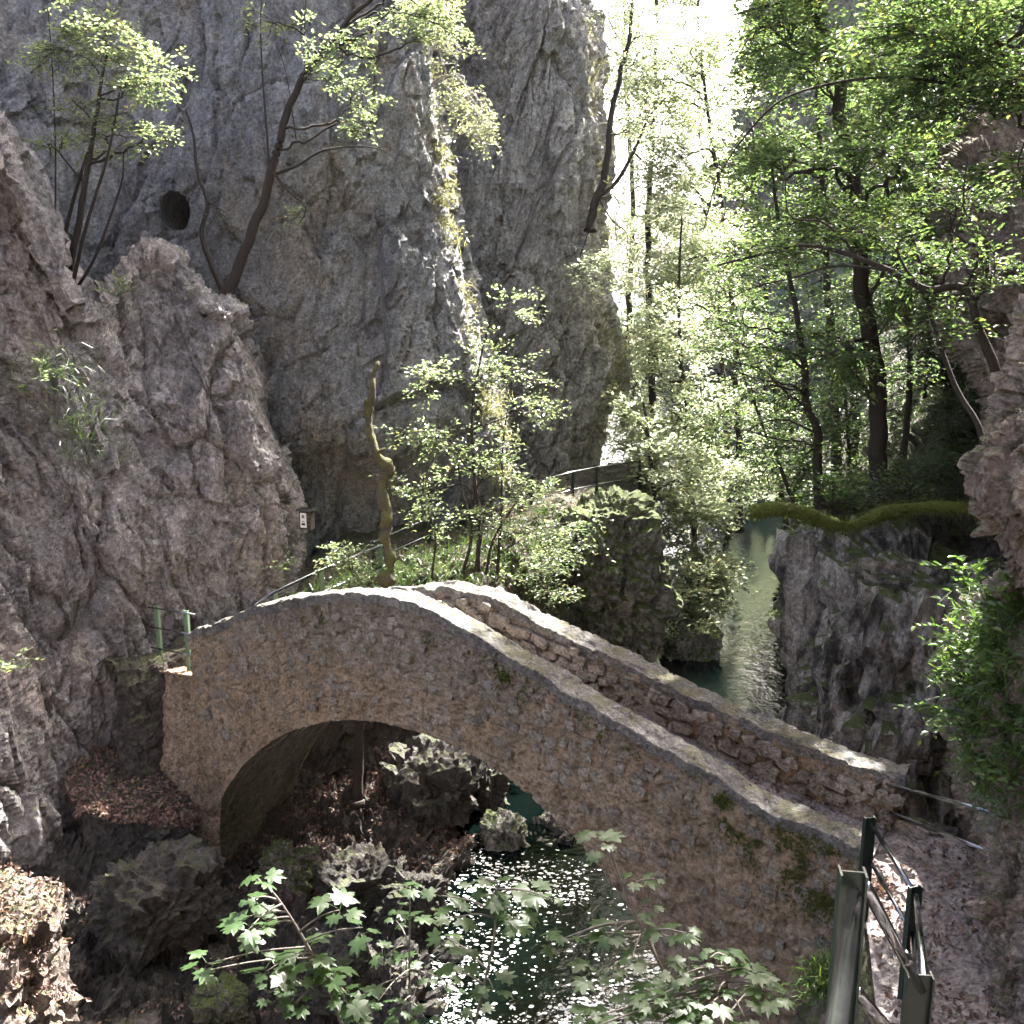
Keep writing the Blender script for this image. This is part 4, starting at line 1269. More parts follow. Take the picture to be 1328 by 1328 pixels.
for lab, tr, rr0, cw in (
        ('slim dark trunk on the mossy slope right of the tall beech', [(1170, 600, 20.5), (1180, 480, 20.2), (1170, 380, 20), (1150, 250, 19.8), (1160, 100, 19.6)], .07, [(1160, 240, 19.5, 90, 90, 2, 16), (1190, 440, 20, 60, 60, 1.5, 10)]),
        ('crooked sapling trunk rising beside the right cliff', [(1292, 640, 12.4), (1270, 560, 12.6), (1235, 490, 12.8), (1205, 400, 13), (1190, 330, 13)], .045, [(1200, 340, 13, 60, 50, 1, 8), (1240, 420, 12.8, 40, 40, .8, 6)]),
        ('thin leaning stem left of the thinner beech', [(1035, 668, 21), (1010, 600, 21), (985, 540, 21), (960, 470, 21), (950, 380, 21)], .045, [(950, 400, 21, 60, 70, 1.5, 14), (990, 560, 21, 60, 50, 1.5, 10)])):
    tree('slender_tree', lab, tr, rr0, 0.02, cw, 0.085, 'beech', ntw=8, twl=0.6, lpt=10, low=0.3, rb=0.02)
# dark spruces up the slope behind, right
for u, v, t, h, lab in ((1190, 560, 27, 16, 'dark spruce behind the tall beech on the right slope'), (1290, 420, 24, 14, 'dark spruce above the brown right cliff'), (1105, 600, 34, 18, 'far dark spruce left of the tall beech trunk')):
    b = P(u, v, t)
    root = thing('spruce_tree', lab, 'tree', b, 'dark spruces on the right slope')
    ac = Acc(); ac.tube([b, b + [0, 0, h * .5], b + [0, 0, h]], [0.22, 0.13, 0.02], 7)
    add('trunk', ac.mesh('trunk', M['bark']), root)
    lv = Leaves(); br = Acc()
    for k in range(110):
        q = (k + 2) / 114
        z = h * q
        L = 2.8 * (1 - q) ** 0.8 + 0.25
        a = k * 2.4
        d = np.array([math.cos(a), math.sin(a), -0.25])
        p0 = b + [0, 0, z]
        br.tube([p0, p0 + d * L * .6, p0 + d * L], [.03, .02, .006], 3, cap=False)
        n = int(55 * L / 2)
        x = rng.random(n) ** .7
        pos = p0 + d * L * x[:, None] + rng.normal(0, 0.13, (n, 3)) * [1, 1, .5]
        lv.put(pos, nrm(d + rng.normal(0, .6, (n, 3)) + [0, 0, -.3]), nrm(np.array([0, 0, 1.]) + rng.normal(0, .5, (n, 3))), rng.uniform(.12, .26, n))
    add('branches', br.mesh('branches', M['bark']), root)
    add('crown', lv.mesh('crown', M['spruce'], simple=True, wide=0.22), root)

# --- bright trees beyond the bend of the river
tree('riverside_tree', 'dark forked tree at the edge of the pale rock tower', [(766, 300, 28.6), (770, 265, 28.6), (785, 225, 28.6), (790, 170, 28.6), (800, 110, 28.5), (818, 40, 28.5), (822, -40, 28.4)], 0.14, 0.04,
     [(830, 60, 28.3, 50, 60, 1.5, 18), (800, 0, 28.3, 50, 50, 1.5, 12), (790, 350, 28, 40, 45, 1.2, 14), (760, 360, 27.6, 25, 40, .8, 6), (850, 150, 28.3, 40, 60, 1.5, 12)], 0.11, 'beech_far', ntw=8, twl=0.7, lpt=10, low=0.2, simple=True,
     extra=[([(772, 258, 28.6), (800, 235, 28.5), (825, 190, 28.4), (840, 155, 28.3), (862, 128, 28.2)], .07)])
BG = [
    ('tall airy tree spreading pale leaves across the bright sky gap', [(960, 690, 34), (955, 500, 34), (940, 300, 34), (915, 120, 34), (900, -60, 34)], .13, [(890, 60, 33.5, 75, 60, 2.5, 34), (900, 190, 33.5, 65, 60, 2.5, 30), (860, 250, 33, 60, 50, 2.5, 24), (820, 110, 33, 45, 70, 2, 20), (930, 310, 33.5, 50, 55, 2, 22), (860, 360, 33, 60, 40, 2, 18)]),
    ('sunlit tree hanging over the water left of the thinner beech', [(905, 800, 30), (900, 690, 30), (890, 560, 30), (880, 420, 30), (885, 280, 30)], .12, [(880, 640, 29.5, 85, 70, 2.2, 40), (900, 540, 29.5, 80, 60, 2.2, 30), (930, 640, 29.5, 70, 60, 2, 26), (860, 430, 30, 70, 70, 2.2, 26), (900, 740, 29, 55, 45, 1.5, 20)]),
    ('bright tree rising behind the forked tree by the tower', [(850, 640, 36), (845, 480, 36), (840, 300, 36), (850, 100, 36), (850, -80, 36), (850, -300, 34)], .16, [(850, -190, 35, 130, 110, 4, 50), (850, 300, 35.5, 75, 90, 3, 34), (840, 120, 35.5, 75, 90, 3, 34), (880, 420, 35.5, 70, 70, 3, 24), (850, -40, 36, 90, 70, 3, 24)]),  # topmost clump, out of view, added to shade the ground below the arch
    ('pale backlit tree in the middle of the far opening', [(945, 700, 42), (940, 520, 42), (930, 340, 42), (925, 200, 42)], .16, [(930, 420, 41.5, 80, 90, 3.5, 34), (950, 560, 41.5, 75, 80, 3.5, 30), (915, 280, 42, 60, 70, 3, 20), (985, 620, 41, 50, 60, 3, 18)]),
    ('far sunny tree high above the pale rock tower side', [(810, 560, 40), (815, 420, 40), (820, 250, 40), (810, 60, 40), (815, -150, 40)], .16, [(840, 0, 39, 110, 90, 3, 40), (910, 110, 39, 75, 90, 3, 40), (900, -30, 39, 80, 60, 3, 26), (810, 470, 39.5, 55, 80, 3, 26), (830, 330, 39.5, 60, 80, 3, 24), (815, 180, 39.5, 60, 80, 3, 22), (820, 560, 38, 60, 50, 3, 22)]),
    ('bushy bright tree overhanging the platform railing', [(850, 660, 27.5), (845, 610, 27.4), (840, 560, 27.3), (835, 520, 27.2)], .07, [(850, 590, 27.4, 60, 40, 1.3, 16), (820, 540, 27.4, 45, 45, 1.2, 12), (895, 660, 27.6, 40, 40, 1.2, 12)]),
    ('bright bush at the waterline behind the low overgrown rock', [(890, 830, 27.4), (892, 790, 27.4), (890, 750, 27.4)], .05, [(890, 770, 27.2, 45, 45, 1.3, 26), (915, 745, 27.6, 40, 30, 1.3, 14), (880, 820, 26.4, 35, 30, 1.0, 12)]),
]
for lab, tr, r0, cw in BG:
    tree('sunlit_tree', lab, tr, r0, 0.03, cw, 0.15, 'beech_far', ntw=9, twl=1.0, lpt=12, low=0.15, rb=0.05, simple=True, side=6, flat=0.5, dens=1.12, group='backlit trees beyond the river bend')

# --- far forested hillside closing the valley
def hill(name, pts, n, mat_leaf, seed, lsize):
    o, G, Nn = sheet(name, pts, 60, 90, M['soil'], amp=3.0, big=9, seed=seed, world=True, kind='structure')
    n_ = n
    i = rng.random(n_) * (G.shape[0] - 1.01); j = rng.random(n_) * (G.shape[1] - 1.01)
    p = G[i.astype(int), j.astype(int)]
    cl = fbm(p / 4.0, 4)
    p = p + rng.normal(0, 1.2, (n_, 3)) + np.array([0, 0, 1.0]) * np.maximum(0, 1.5 + 5.0 * cl)[:, None] * rng.random((n_, 1))
    me = leaves_mesh(name + '_trees', p, rng.normal(0, 1, (n_, 3)), nrm(np.array([0, -.3, 1.]) + rng.normal(0, .6, (n_, 3))), rng.uniform(.6, 1.3, n_) * lsize, M[mat_leaf], simple=True, wide=.8)
    add('distant_forest', me, kind='stuff', label='hazy blue-green forest on the far valley side seen through the leaves', cat='forest')


hill('hill_far', [
    [np.array([-60., 125, -2]), np.array([-5., 130, -2]), np.array([14., 130, -2]), np.array([24., 105, -2]), np.array([34., 88, -2]), np.array([60., 80, -2]), np.array([110., 70, -2])],
    [np.array([-60., 135, 1]), np.array([-5., 138, 1]), np.array([14., 138, 1]), np.array([24., 112, 4]), np.array([34., 98, 16]), np.array([60., 92, 22]), np.array([110., 80, 24])],
    [np.array([-60., 150, 3]), np.array([-5., 150, 3]), np.array([14., 150, 3]), np.array([24., 128, 9]), np.array([34., 115, 34]), np.array([60., 108, 44]), np.array([110., 95, 46])],
    [np.array([-60., 165, 4]), np.array([-5., 165, 4]), np.array([14., 165, 4]), np.array([24., 150, 13]), np.array([34., 140, 52]), np.array([60., 130, 68]), np.array([110., 115, 70])],
], 40000, 'far_leaf', 77, 0.95)

# --- fuller canopy of the wooded right slope
RB = [
    ('beech with layered leaves behind the tall beech at the top', [(1085, 640, 25), (1080, 480, 25), (1070, 300, 25), (1060, 100, 25), (1050, -150, 25)], .14, [(1010, 60, 24.5, 70, 60, 2, 26), (1040, 180, 24.5, 80, 50, 2, 26), (1120, 120, 24.5, 90, 60, 2, 28), (1020, 290, 24.5, 70, 50, 2, 20), (1110, 260, 24.5, 80, 60, 2, 24), (1090, 400, 24.5, 80, 60, 2, 20), (1040, -60, 24.5, 160, 60, 3, 30)]),
    ('leafy tree filling the gap right of the tall beech', [(1230, 560, 21), (1225, 420, 21), (1210, 250, 21), (1200, 60, 21), (1195, -150, 21)], .12, [(1180, 90, 20.5, 80, 70, 2, 26), (1230, 190, 20.5, 70, 50, 2, 22), (1170, 270, 20.5, 60, 60, 2, 18), (1270, 60, 20, 80, 70, 2, 24), (1180, 400, 20.5, 50, 50, 1.5, 12), (1210, -70, 20.5, 160, 70, 3, 30)]),
    ('young beech leaning over the far bank beside the bright opening', [(1020, 690, 30), (1010, 580, 30), (1000, 440, 30), (985, 300, 30), (975, 160, 30)], .10, [(990, 470, 29.5, 60, 60, 2, 24), (975, 350, 29.5, 55, 60, 2, 20), (1030, 560, 29.5, 60, 50, 2, 20), (1000, 620, 29, 60, 40, 2, 18), (970, 240, 29.5, 40, 50, 2, 10)]),
    ('small leafy tree low on the slope between the beeches', [(1100, 655, 23), (1102, 600, 23), (1098, 540, 23), (1095, 490, 23)], .05, [(1095, 560, 22.8, 60, 45, 1.5, 22), (1110, 500, 22.8, 60, 40, 1.5, 18), (1060, 620, 22.5, 50, 25, 1.2, 12)]),
]
for lab, tr, r0, cw in RB:
    tree('slope_tree', lab, tr, r0, 0.03, cw, 0.11, 'beech', ntw=9, twl=0.8, lpt=11, low=0.2, rb=0.04, simple=True, side=6, group='trees on the wooded right slope')

# gorge walls behind and beside the viewer, out of the picture (they shut off the sky there)
sheet('cliff_behind', [
    [np.array([12., 14, 30]), np.array([11., 4, 30]), np.array([8., -6, 30]), np.array([-2., -12, 30]), np.array([-14., -10, 30])],
    [np.array([11.5, 13, 18]), np.array([9.8, 4, 18]), np.array([7., -5, 18]), np.array([-2., -10, 18]), np.array([-13., -9, 18])],
    [np.array([11., 12, 9]), np.array([8.6, 4, 9]), np.array([5.5, -4, 9]), np.array([-2., -8.5, 9]), np.array([-12., -8, 9])],
    [np.array([11., 12, -1]), np.array([8.4, 4, -1]), np.array([5., -4, -1]), np.array([-2., -8, -1]), np.array([-12., -8, -1])],
], 80, 120, M['rock_tan'], amp=0.8, big=2.2, seed=66, world=True, kind='structure')

# ------------------------------------------------------------------ scattered stuff
def sample(G, N, n, i0=0., i1=1., j0=0., j1=1., dens=None):
    r = rng.random((n, 2))
    i = (i0 + (i1 - i0) * r[:, 0]) * (G.shape[0] - 1.01)
    j = (j0 + (j1 - j0) * r[:, 1]) * (G.shape[1] - 1.01)
    a, b = i.astype(int), j.astype(int)
    fi, fj = (i - a)[:, None], (j - b)[:, None]
    p = (G[a, b] * (1 - fi) + G[a + 1, b] * fi) * (1 - fj) + (G[a, b + 1] * (1 - fi) + G[a + 1, b + 1] * fi) * fj
    n_ = N[a, b]
    if dens is not None:
        k = rng.random(len(p)) < dens(p, n_)
        p, n_ = p[k], n_[k]
    return p, n_


def litter(label, p, n, size=(.05, .10), lift=0.012):
    m = len(p)
    n2 = nrm(n + rng.normal(0, .35, (m, 3)))
    me = leaves_mesh('fallen_leaves', p + n * lift + n2 * 0.01 * rng.random((m, 1)), rng.normal(0, 1, (m, 3)), n2, rng.uniform(*size, m), M['litter'], wide=.6, curl=.16, simple=True)
    add('fallen_leaves', me, kind='stuff', label=label, cat='leaves')


def patchy(scale, lo, gain=3.0, zmin=-1.0):
    return lambda p, n: np.clip((fbm(p * scale, 4) - lo) * gain, 0, 1) * (n[:, 2] > zmin)


p, n = sample(GP, NPt, 26000, 0.25, 1.0, 0.02, 1.0)
side = np.abs((p[:, 0] - (PL[5][0] + 1.35)) / 1.3)
k = rng.random(len(p)) < np.clip(0.02 + 0.6 * fbm(p * 1.4, 4) + 0.22 * side, 0.02, .8)
litter('dead brown leaves strewn over the near path', p[k], n[k], (.04, .085))
p, n = sample(GT, NTm, 5200, 0.0, 0.62, 0.0, 1.0)
litter('reddish dead leaves covering the terrace left of the bridge', p, n, (.05, .10))
p, n = sample(GB, NB, 26000, 0.02, 0.60, 0.15, 0.85, patchy(.6, -.25, 3.0, .25))
litter('dead leaves on the slope under the arch', p, n, (.05, .10))
p, n = sample(GB, NB, 9000, 0.5, 0.95, 0.0, 0.8, patchy(.8, -.05, 3.0, .55))
litter('dead leaves in the hollows of the left bank', p, n, (.04, .09))

V80 = None
for o in C.objects:
    if o.get('label', '').startswith('big rock with a sunny'):
        me = o.data
        nn_ = np.array([v.normal[:] for v in me.vertices]); vv_ = np.array([v.co[:] for v in me.vertices]) + np.array(o.location)
        idx = rng.choice(np.where(nn_[:, 2] > .25)[0], 3200)
        litter('sunlit dead leaves on the rock at the lower left', vv_[idx] + rng.normal(0, .02, (3200, 3)), nn_[idx], (.04, .085))
p, n = sample(GU, NU, 5000, 0.30, 0.80, 0.25, 0.95, patchy(.9, -.3, 3.0, .2))
litter('dry leaves on the path and bank behind the bridge', p, n, (.05, .10))
# foam flecks drifting on the pool under the bridge
n = 18000
u = rng.uniform(560, 1010, n); v = 1090 + 300 * rng.random(n) ** 0.9
ray_ = np.array([P(a, b, 1.0) - EYE for a, b in zip(u, v)])
tt = EYE[2] / -ray_[:, 2]
pw = EYE + ray_ * tt[:, None]
dn = fbm(np.stack([pw[:, 0] * .9, pw[:, 1] * .9, pw[:, 0] * 0 + 3], -1), 4)
k = rng.random(n) < np.clip(0.42 + 1.5 * dn, 0.04, 1)
pw = pw[k]
pw[:, 2] = 0.006
m = len(pw)
sz = 0.006 + 0.026 * rng.random(m) ** 3.0
ang = np.arange(7) * 2 * math.pi / 7
rad_ = sz[:, None] * rng.uniform(.55, 1.3, (m, 7))
ro = rng.random(m)[:, None] * 3
ring = np.stack([pw[:, None, 0] + rad_ * np.cos(ang + ro) * 1.5, pw[:, None, 1] + rad_ * np.sin(ang + ro), np.full((m, 7), 0.006) + 0.002 * (np.arange(m) % 5)[:, None]], -1)
add('river_foam', mesh_np('river_foam', ring.reshape(-1, 3), np.arange(m * 7).reshape(m, 7), M['foam'], False), kind='stuff', label='white foam flecks drifting on the dark pool below the bridge', cat='foam')


def grass_tuft(label, centers, per, h, mat='grass', hang=0.0, spread=.12, name='grass', stuff=True):
    c = np.repeat(np.asarray(centers), per, 0)
    m = len(c)
    p0 = c + rng.normal(0, spread, (m, 3)) * [1, 1, .5]
    d = nrm(rng.normal(0, .55, (m, 3)) + np.array([0, -.2, 1.0 - 2 * hang]))
    hh = h * rng.uniform(.5, 1.2, m)[:, None]
    b = nrm(np.cross(d, rng.normal(0, 1, (m, 3)))) * 0.006
    p1 = p0 + d * hh * .6
    p2 = p0 + d * hh + np.array([0, 0, -.35]) * hh
    V = np.stack([p0 - b, p0 + b, p1 + b, p1 - b, p2], 1)
    F = (np.arange(m) * 5)[:, None, None] + np.array([(0, 1, 2), (0, 2, 3), (3, 2, 4)])[None]
    me = mesh_np(name, V.reshape(-1, 3), F.reshape(-1, 3), M[mat], False)
    add(name, me, kind='stuff', label=label, cat='grass')


edge = curve(PP([(540, 60, 22), (556, 150, 22), (572, 260, 22), (588, 340, 22), (604, 420, 22), (622, 490, 22), (638, 560, 22), (640, 620, 22)]), 160) + rng.normal(0, .16, (160, 3))
edge = edge[fbm(edge * 1.3, 3) > 0.02]
grass_tuft('sunlit grass hanging along the edge of the grey wall', edge, 34, .38, hang=.3, spread=.13)
edge = curve(PP([(755, 0, 29.2), (765, 100, 29.2), (770, 200, 29.2), (768, 320, 29.3), (785, 430, 29.6), (795, 490, 29.8), (770, 560, 29.5)]), 60) + rng.normal(0, .25, (60, 3))
grass_tuft('grass and moss clinging to the sunny edge of the rock tower', edge, 26, .5, hang=.2, spread=.25)
edge = curve(PP([(30, 470, 15.3), (80, 480, 15.6), (110, 530, 15.6), (120, 590, 15.7)]), 40) + rng.normal(0, .2, (40, 3))
grass_tuft('dull green grass in the cleft of the left buttress', edge, 10, .3, mat='ivy', hang=.45, spread=.2)
edge = curve(PP([(1052, 1290, 9.2), (1075, 1260, 9.3), (1090, 1310, 9.0)]), 16)
grass_tuft('green grass tufts at the foot of the near parapet end', edge, 30, .28, mat='fern', spread=.08)
p, n = sample(GN, NN, 900, .46, .74, 0.12, .75)
grass_tuft('fresh grass draping the overgrown rock beside the path', p, 4, .26, mat='fern', hang=.3, spread=.05)
p, n = sample(GS, NS, 4200, 0.15, .8, 0.15, .8)
grass_tuft('dim ground plants on the wooded right slope', p, 5, .30, mat='ivy', hang=.1, spread=.15)


p, n = sample(GU, NU, 1100, 0.46, 0.80, 0.35, 0.95)
grass_tuft('low grass and herbs on the bank behind the bridge', p, 8, .3, mat='ivy', hang=.1, spread=.1)


# --- leafy undergrowth plants
def plant(name, label, base, n, h, leaf, mat, group=None, cat='plant', lean=(0, 0, 0), spread=.5, flat=.4, lpt=9):
    base = np.asarray(base, float)
    root = thing(name, label, cat, base, group)
    ac = Acc(); lv = Leaves()
    for k in range(n):
        d = nrm(rng.normal(0, spread, 3) + np.array([0, 0, 1.0]) + np.array(lean))
        L = h * rng.uniform(.5, 1.1)
        b = base + rng.normal(0, .05, 3) * [1, 1, .3]
        c_ = curve([b, b + d * L * .5, b + d * L + [0, 0, -.22 * L] + np.array(lean) * L * .25], 8)
        ac.tube(c_, np.linspace(.006, .002, 8), 3, cap=False)
        m = lpt
        x = np.linspace(.2, 1, m)
        p_ = np.stack([np.interp(x, np.linspace(0, 1, 8), c_[:, q]) for q in range(3)], -1)
        hh = nrm(np.cross(d, [0, 0, 1.0]))
        s2 = np.where(np.arange(m) % 2, 1, -1)[:, None]
        lv.put(p_, nrm(d * .6 + hh * s2 + rng.normal(0, .3, (m, 3))), nrm(np.array([0, -.25, 1.]) + rng.normal(0, flat, (m, 3))), leaf * rng.uniform(.6, 1.25, m))
    add('stems', ac.mesh('stems', M['fern']), root)['kind'] = 'stuff'
    add('leaves', lv.mesh('leaves', M[mat]), root)['kind'] = 'stuff'
    return root


# plants on the overgrown rock at the right edge
spots = [(1262, 760, 9.0), (1290, 785, 8.6), (1318, 800, 8.2), (1256, 830, 9.0), (1288, 850, 8.6), (1322, 870, 8.2), (1262, 890, 9.0), (1300, 910, 8.5), (1270, 945, 8.9), (1310, 960, 8.4), (1285, 1000, 8.8), (1322, 1010, 8.3), (1250, 925, 9.1), (1240, 870, 9.2)]
words = ['topmost', 'upper', 'rightmost upper', 'left upper', 'middle', 'right middle', 'left middle', 'central lower', 'low left', 'low right', 'bottom', 'bottom right', 'outer low', 'outermost left']
for q, w in zip(spots, words):
    plant('rock_plant', w + ' leafy green plant draping the overgrown rock by the path', P(*q), 9, .55, .085, 'fern', 'plants on the overgrown rock', lean=(-.45, -.5, -.1), spread=.55)
# scrub covering the slope and rock tops
for k, (u, v, t, w, n, mt, lab) in enumerate((
        (1180, 640, 15.6, 70, 16, 'ivy', 'dark scrub on top of the right rock behind the log'), (1240, 560, 16.5, 60, 18, 'ivy', 'dark scrub climbing the right slope below the cliff'),
        (1080, 650, 18.0, 60, 12, 'fern', 'low green scrub at the foot of the two beeches'), (1200, 490, 20, 60, 16, 'ivy', 'shadowed bush on the right slope above the log'),
        (1030, 640, 22, 40, 10, 'beech', 'green bush at the water edge under the thinner beech'))):
    tree('scrub', lab, [(u, v + 25, t + .2), (u, v, t), (u, v - 20, t)], .03, .01, [(u, v, t, w, 30, .9, n), (u + 10, v - 30, t + .4, w * .8, 25, .8, n)], .09, mt, cat='shrub', ntw=7, twl=.5, lpt=9, low=.1, rb=.012, simple=True)
for u, v, t, lab in ((60, 490, 15.4, 'dull green plant in the dark cleft of the left buttress'), (150, 385, 17.0, 'small yellow-green plant on the ledge of the left buttress'), (12, 870, 13.2, 'pale plant at the left edge of the picture'), (365, 740, 17.4, 'small pale plant at the left end of the path railing')):
    plant('ledge_plant', lab, P(u, v, t), 10, .55, .08, 'shrub_leaf', 'plants on the left cliff', lean=(.3, -.5, 0), spread=.7)
for k, (u, v, t) in enumerate(((540, 740, 18.6), (585, 748, 18.9), (650, 742, 19.6), (695, 730, 20.6))):
    plant('bank_herb', ['first', 'second', 'third', 'last'][k] + ' leafy herb on the bank behind the bridge crown, counted from the left', P(u, v, t), 8, .5, .075, 'shrub_leaf', 'herbs behind the bridge crown', lean=(0, -.5, 0), spread=.8)
# trailing plants down the mid-gorge rock
for k, (u, v) in enumerate(((690, 720), (712, 760), (735, 700), (760, 680), (680, 780))):
    plant('trailing_plant', ['upper left', 'second', 'third', 'right-hand', 'lowest left'][k] + ' leafy plant trailing down the mossy mid-gorge rock', P(u, v, 22.6 if u < 800 else 23.4), 12, .9, .10, 'shrub_leaf', 'plants trailing down the mid-gorge rock', lean=(0, -.7, -.9), spread=.5)

# --- mossy fallen log on the right rock
log = thing('fallen_log', 'thick moss-covered log lying across the right rock block', 'log', P(1130, 675, 14.6))
c = curve(PP([(974, 664, 14.2), (1010, 660, 14.2), (1050, 668, 14.3), (1090, 682, 14.4), (1125, 674, 14.4), (1155, 662, 14.4), (1205, 657, 14.3), (1260, 660, 14.2), (1310, 668, 14.0)]), 120)
ac = Acc(); ac.tube(c, 0.088 + 0.06 * fbm(c * 2.2, 4), 18)
add('trunk', ac.mesh('trunk', M['moss']), log)
q = np.repeat(c, 36, 0)
m = len(q)
a = rng.uniform(0, 2 * math.pi, m)
off = np.stack([np.zeros(m), np.cos(a), np.sin(a)], -1)
d = nrm(off * .8 + rng.normal(0, .4, (m, 3)) + [0, 0, -.5])
me = leaves_mesh('moss_fringe', q + off * .09 + rng.normal(0, .025, (m, 3)), d, off, rng.uniform(.02, .06, m), M['moss'], simple=True, wide=.4)
add('moss_fringe', me, log)['kind'] = 'stuff'

# --- notice box on the buttress edge
nb_ = P(398, 674, 17.9)
box = thing('notice_box', 'small dark notice box with white panel fixed to the rock edge', 'notice box', nb_ + [0, 0, -.2])
bx_, by_, bz_ = nrm(np.array([1, -.35, 0.])), nrm(np.array([.35, 1, 0.])), np.array([0, 0, 1.])
ac = Acc(); ac.box(nb_, bx_ * .115, by_ * .07, bz_ * .17); add('case', ac.mesh('case', M['bark'], False), box)
ac = Acc(); ac.box(nb_ + bz_ * .19, bx_ * .15, by_ * .11, bz_ * .014); add('roof', ac.mesh('roof', M['steel'], False), box)
ac = Acc(); ac.box(nb_ - by_ * .072 - bx_ * .03, bx_ * .062, by_ * .004, bz_ * .135); pn = add('panel', ac.mesh('panel', M['foam'], False), box)
for dx, dz, w_, h_ in ((-.045, .07, .010, .03), (-.015, .07, .010, .03), (-.03, -.07, .035, .022), (-.03, -.02, .03, .006)):
    ac = Acc(); ac.box(nb_ - by_ * .078 + bx_ * dx + bz_ * dz, bx_ * w_, by_ * .002, bz_ * h_); add('printed_mark', ac.mesh('printed_mark', M['green_paint'], False), pn)
for dz in (.07, 0, -.07):
    ac = Acc(); ac.box(nb_ - by_ * .072 + bx_ * .075 + bz_ * dz, bx_ * .025, by_ * .003, bz_ * .02); add('slot', ac.mesh('slot', M['steel'], False), box)

# --- stake under the arch
st_ = thing('wooden_stake', 'dark upright wooden stake in the leaf slope under the arch', 'stake', P(465, 1020, 17.2))
ac = Acc(); ac.tube(curve(PP([(463, 1040, 17.2), (465, 990, 17.2), (466, 950, 17.2), (467, 905, 17.2)]), 12), np.linspace(.095, .075, 12) * (1 + .1 * rng.normal(size=12)), 9)
add('shaft', ac.mesh('shaft', M['bark']), st_)
ac = Acc(); ac.tube(PP([(463, 1046, 17.15), (463, 1038, 17.15)]), .14, 9)
add('collar', ac.mesh('collar', M['bark']), st_)

# ------------------------------------------------------------------ foreground maple saplings
def maple_leaf_mesh(i):
    r = np.random.default_rng(500 + i)
    half = [(-90, .16), (-74, .40), (-58, .60), (-44, .58), (-34, .46), (-24, .58), (-12, .76), (-4, .84), (2, .96), (8, .84), (14, .80), (22, .62), (30, .56), (38, .70), (45, .90), (50, .92), (55, 1.06), (60, .92), (66, .86), (73, .68), (79, .84), (85, .96), (90, 1.16)]
    right = [(a, d * (1 + .05 * r.normal())) for a, d in half]
    left = [(180 - a, d * (1 + .05 * r.normal())) for a, d in half[:-1]][::-1]
    out = right + left
    droop = r.uniform(.12, .45)
    fold = r.uniform(.05, .22)
    tw = r.normal(0, .15)

    def shape(x, y):
        return (x, y, -droop * (x * x * .8 + max(0, y) ** 2 * .7) + fold * abs(x) + tw * x * y)
    V = [shape(0, .12)]
    for q in (.5, 1.0):
        for a, d in out:
            x, y = d * math.cos(RAD(a)), d * math.sin(RAD(a))
            V.append(shape(x * q, .12 + (y - .12) * q))
    n = len(out)
    T = [(0, 1 + k, 1 + (k + 1) % n) for k in range(n)]
    for k in range(n):
        k2 = (k + 1) % n
        T += [(1 + k, 1 + n + k, 1 + n + k2), (1 + k, 1 + n + k2, 1 + k2)]
    V = np.array(V) * 0.5
    V[:, 1] += 0.05
    return mesh_np('leaf', V, T, M['maple'], True)


ML = [maple_leaf_mesh(i) for i in range(8)]
ac = Acc(); ac.tube([[0, 0, 0], [0, -.18, -.05], [0, -.42, -.16]], [.012, .010, .009], 4, cap=False)
PET = ac.mesh('petiole', M['fern'])


def sapling(label, stem, whorls, group='maple saplings in the foreground'):
    """stem: pixel polyline; whorls: (u,v,t,size px list)"""
    w = curve(PP(stem), 8 * len(stem))
    root = thing('maple_sapling', label, 'sapling', w[0], group)
    ac = Acc(); ac.tube(w, np.linspace(.012, .004, len(w)), 6)
    add('stem', ac.mesh('stem', M['bark_grey']), root)
    more = []
    for (u, v, t, n, sz) in whorls:
        more.append((u, v, t, n, sz * .82))
        more.append((u + rnd.uniform(-38, 38), v + rnd.uniform(-6, 30), t + rnd.uniform(-.15, .25), max(2, n - 1), sz * .62))
    for (u, v, t, n, sz) in more:
        hub = P(u, v, t)
        i = int(np.argmin(np.linalg.norm(w - hub, axis=1) + .6 * np.maximum(0, w[:, 2] - hub[2])))
        if np.linalg.norm(w[i] - hub) > .03:
            ac = Acc(); ac.tube(curve([w[i], (w[i] + hub) / 2 + [0, 0, .02], hub], 8), np.linspace(.006, .003, 8), 5)
            add('twig', ac.mesh('twig', M['bark_grey']), root)
        a0 = rnd.uniform(0, 6)
        for k in range(n):
            a = a0 + k * 2 * math.pi / n + rnd.uniform(-.4, .4)
            s_ = sz * rnd.uniform(.5, 1.15) * t / FPX
            d = Vector((math.cos(a), math.sin(a), rnd.uniform(-.35, .15))).normalized()
            nn = Vector((rnd.gauss(0, .22), rnd.gauss(0, .22) + .05, 1)).normalized()
            nn = (nn - d * nn.dot(d)).normalized()
            x = d.cross(nn)
            pos = Vector([float(q) for q in hub]) + d * s_ * .45 + Vector((0, 0, rnd.uniform(-.02, .03)))
            mt = Matrix.Translation(pos) @ Matrix(((x.x, d.x, nn.x, 0), (x.y, d.y, nn.y, 0), (x.z, d.z, nn.z, 0), (0, 0, 0, 1))) @ Matrix.Scale(s_, 4)
            o = add('leaf', ML[rnd.randrange(8)], root)
            o.matrix_basis = mt
            o2 = add('petiole', PET, o)
    return root


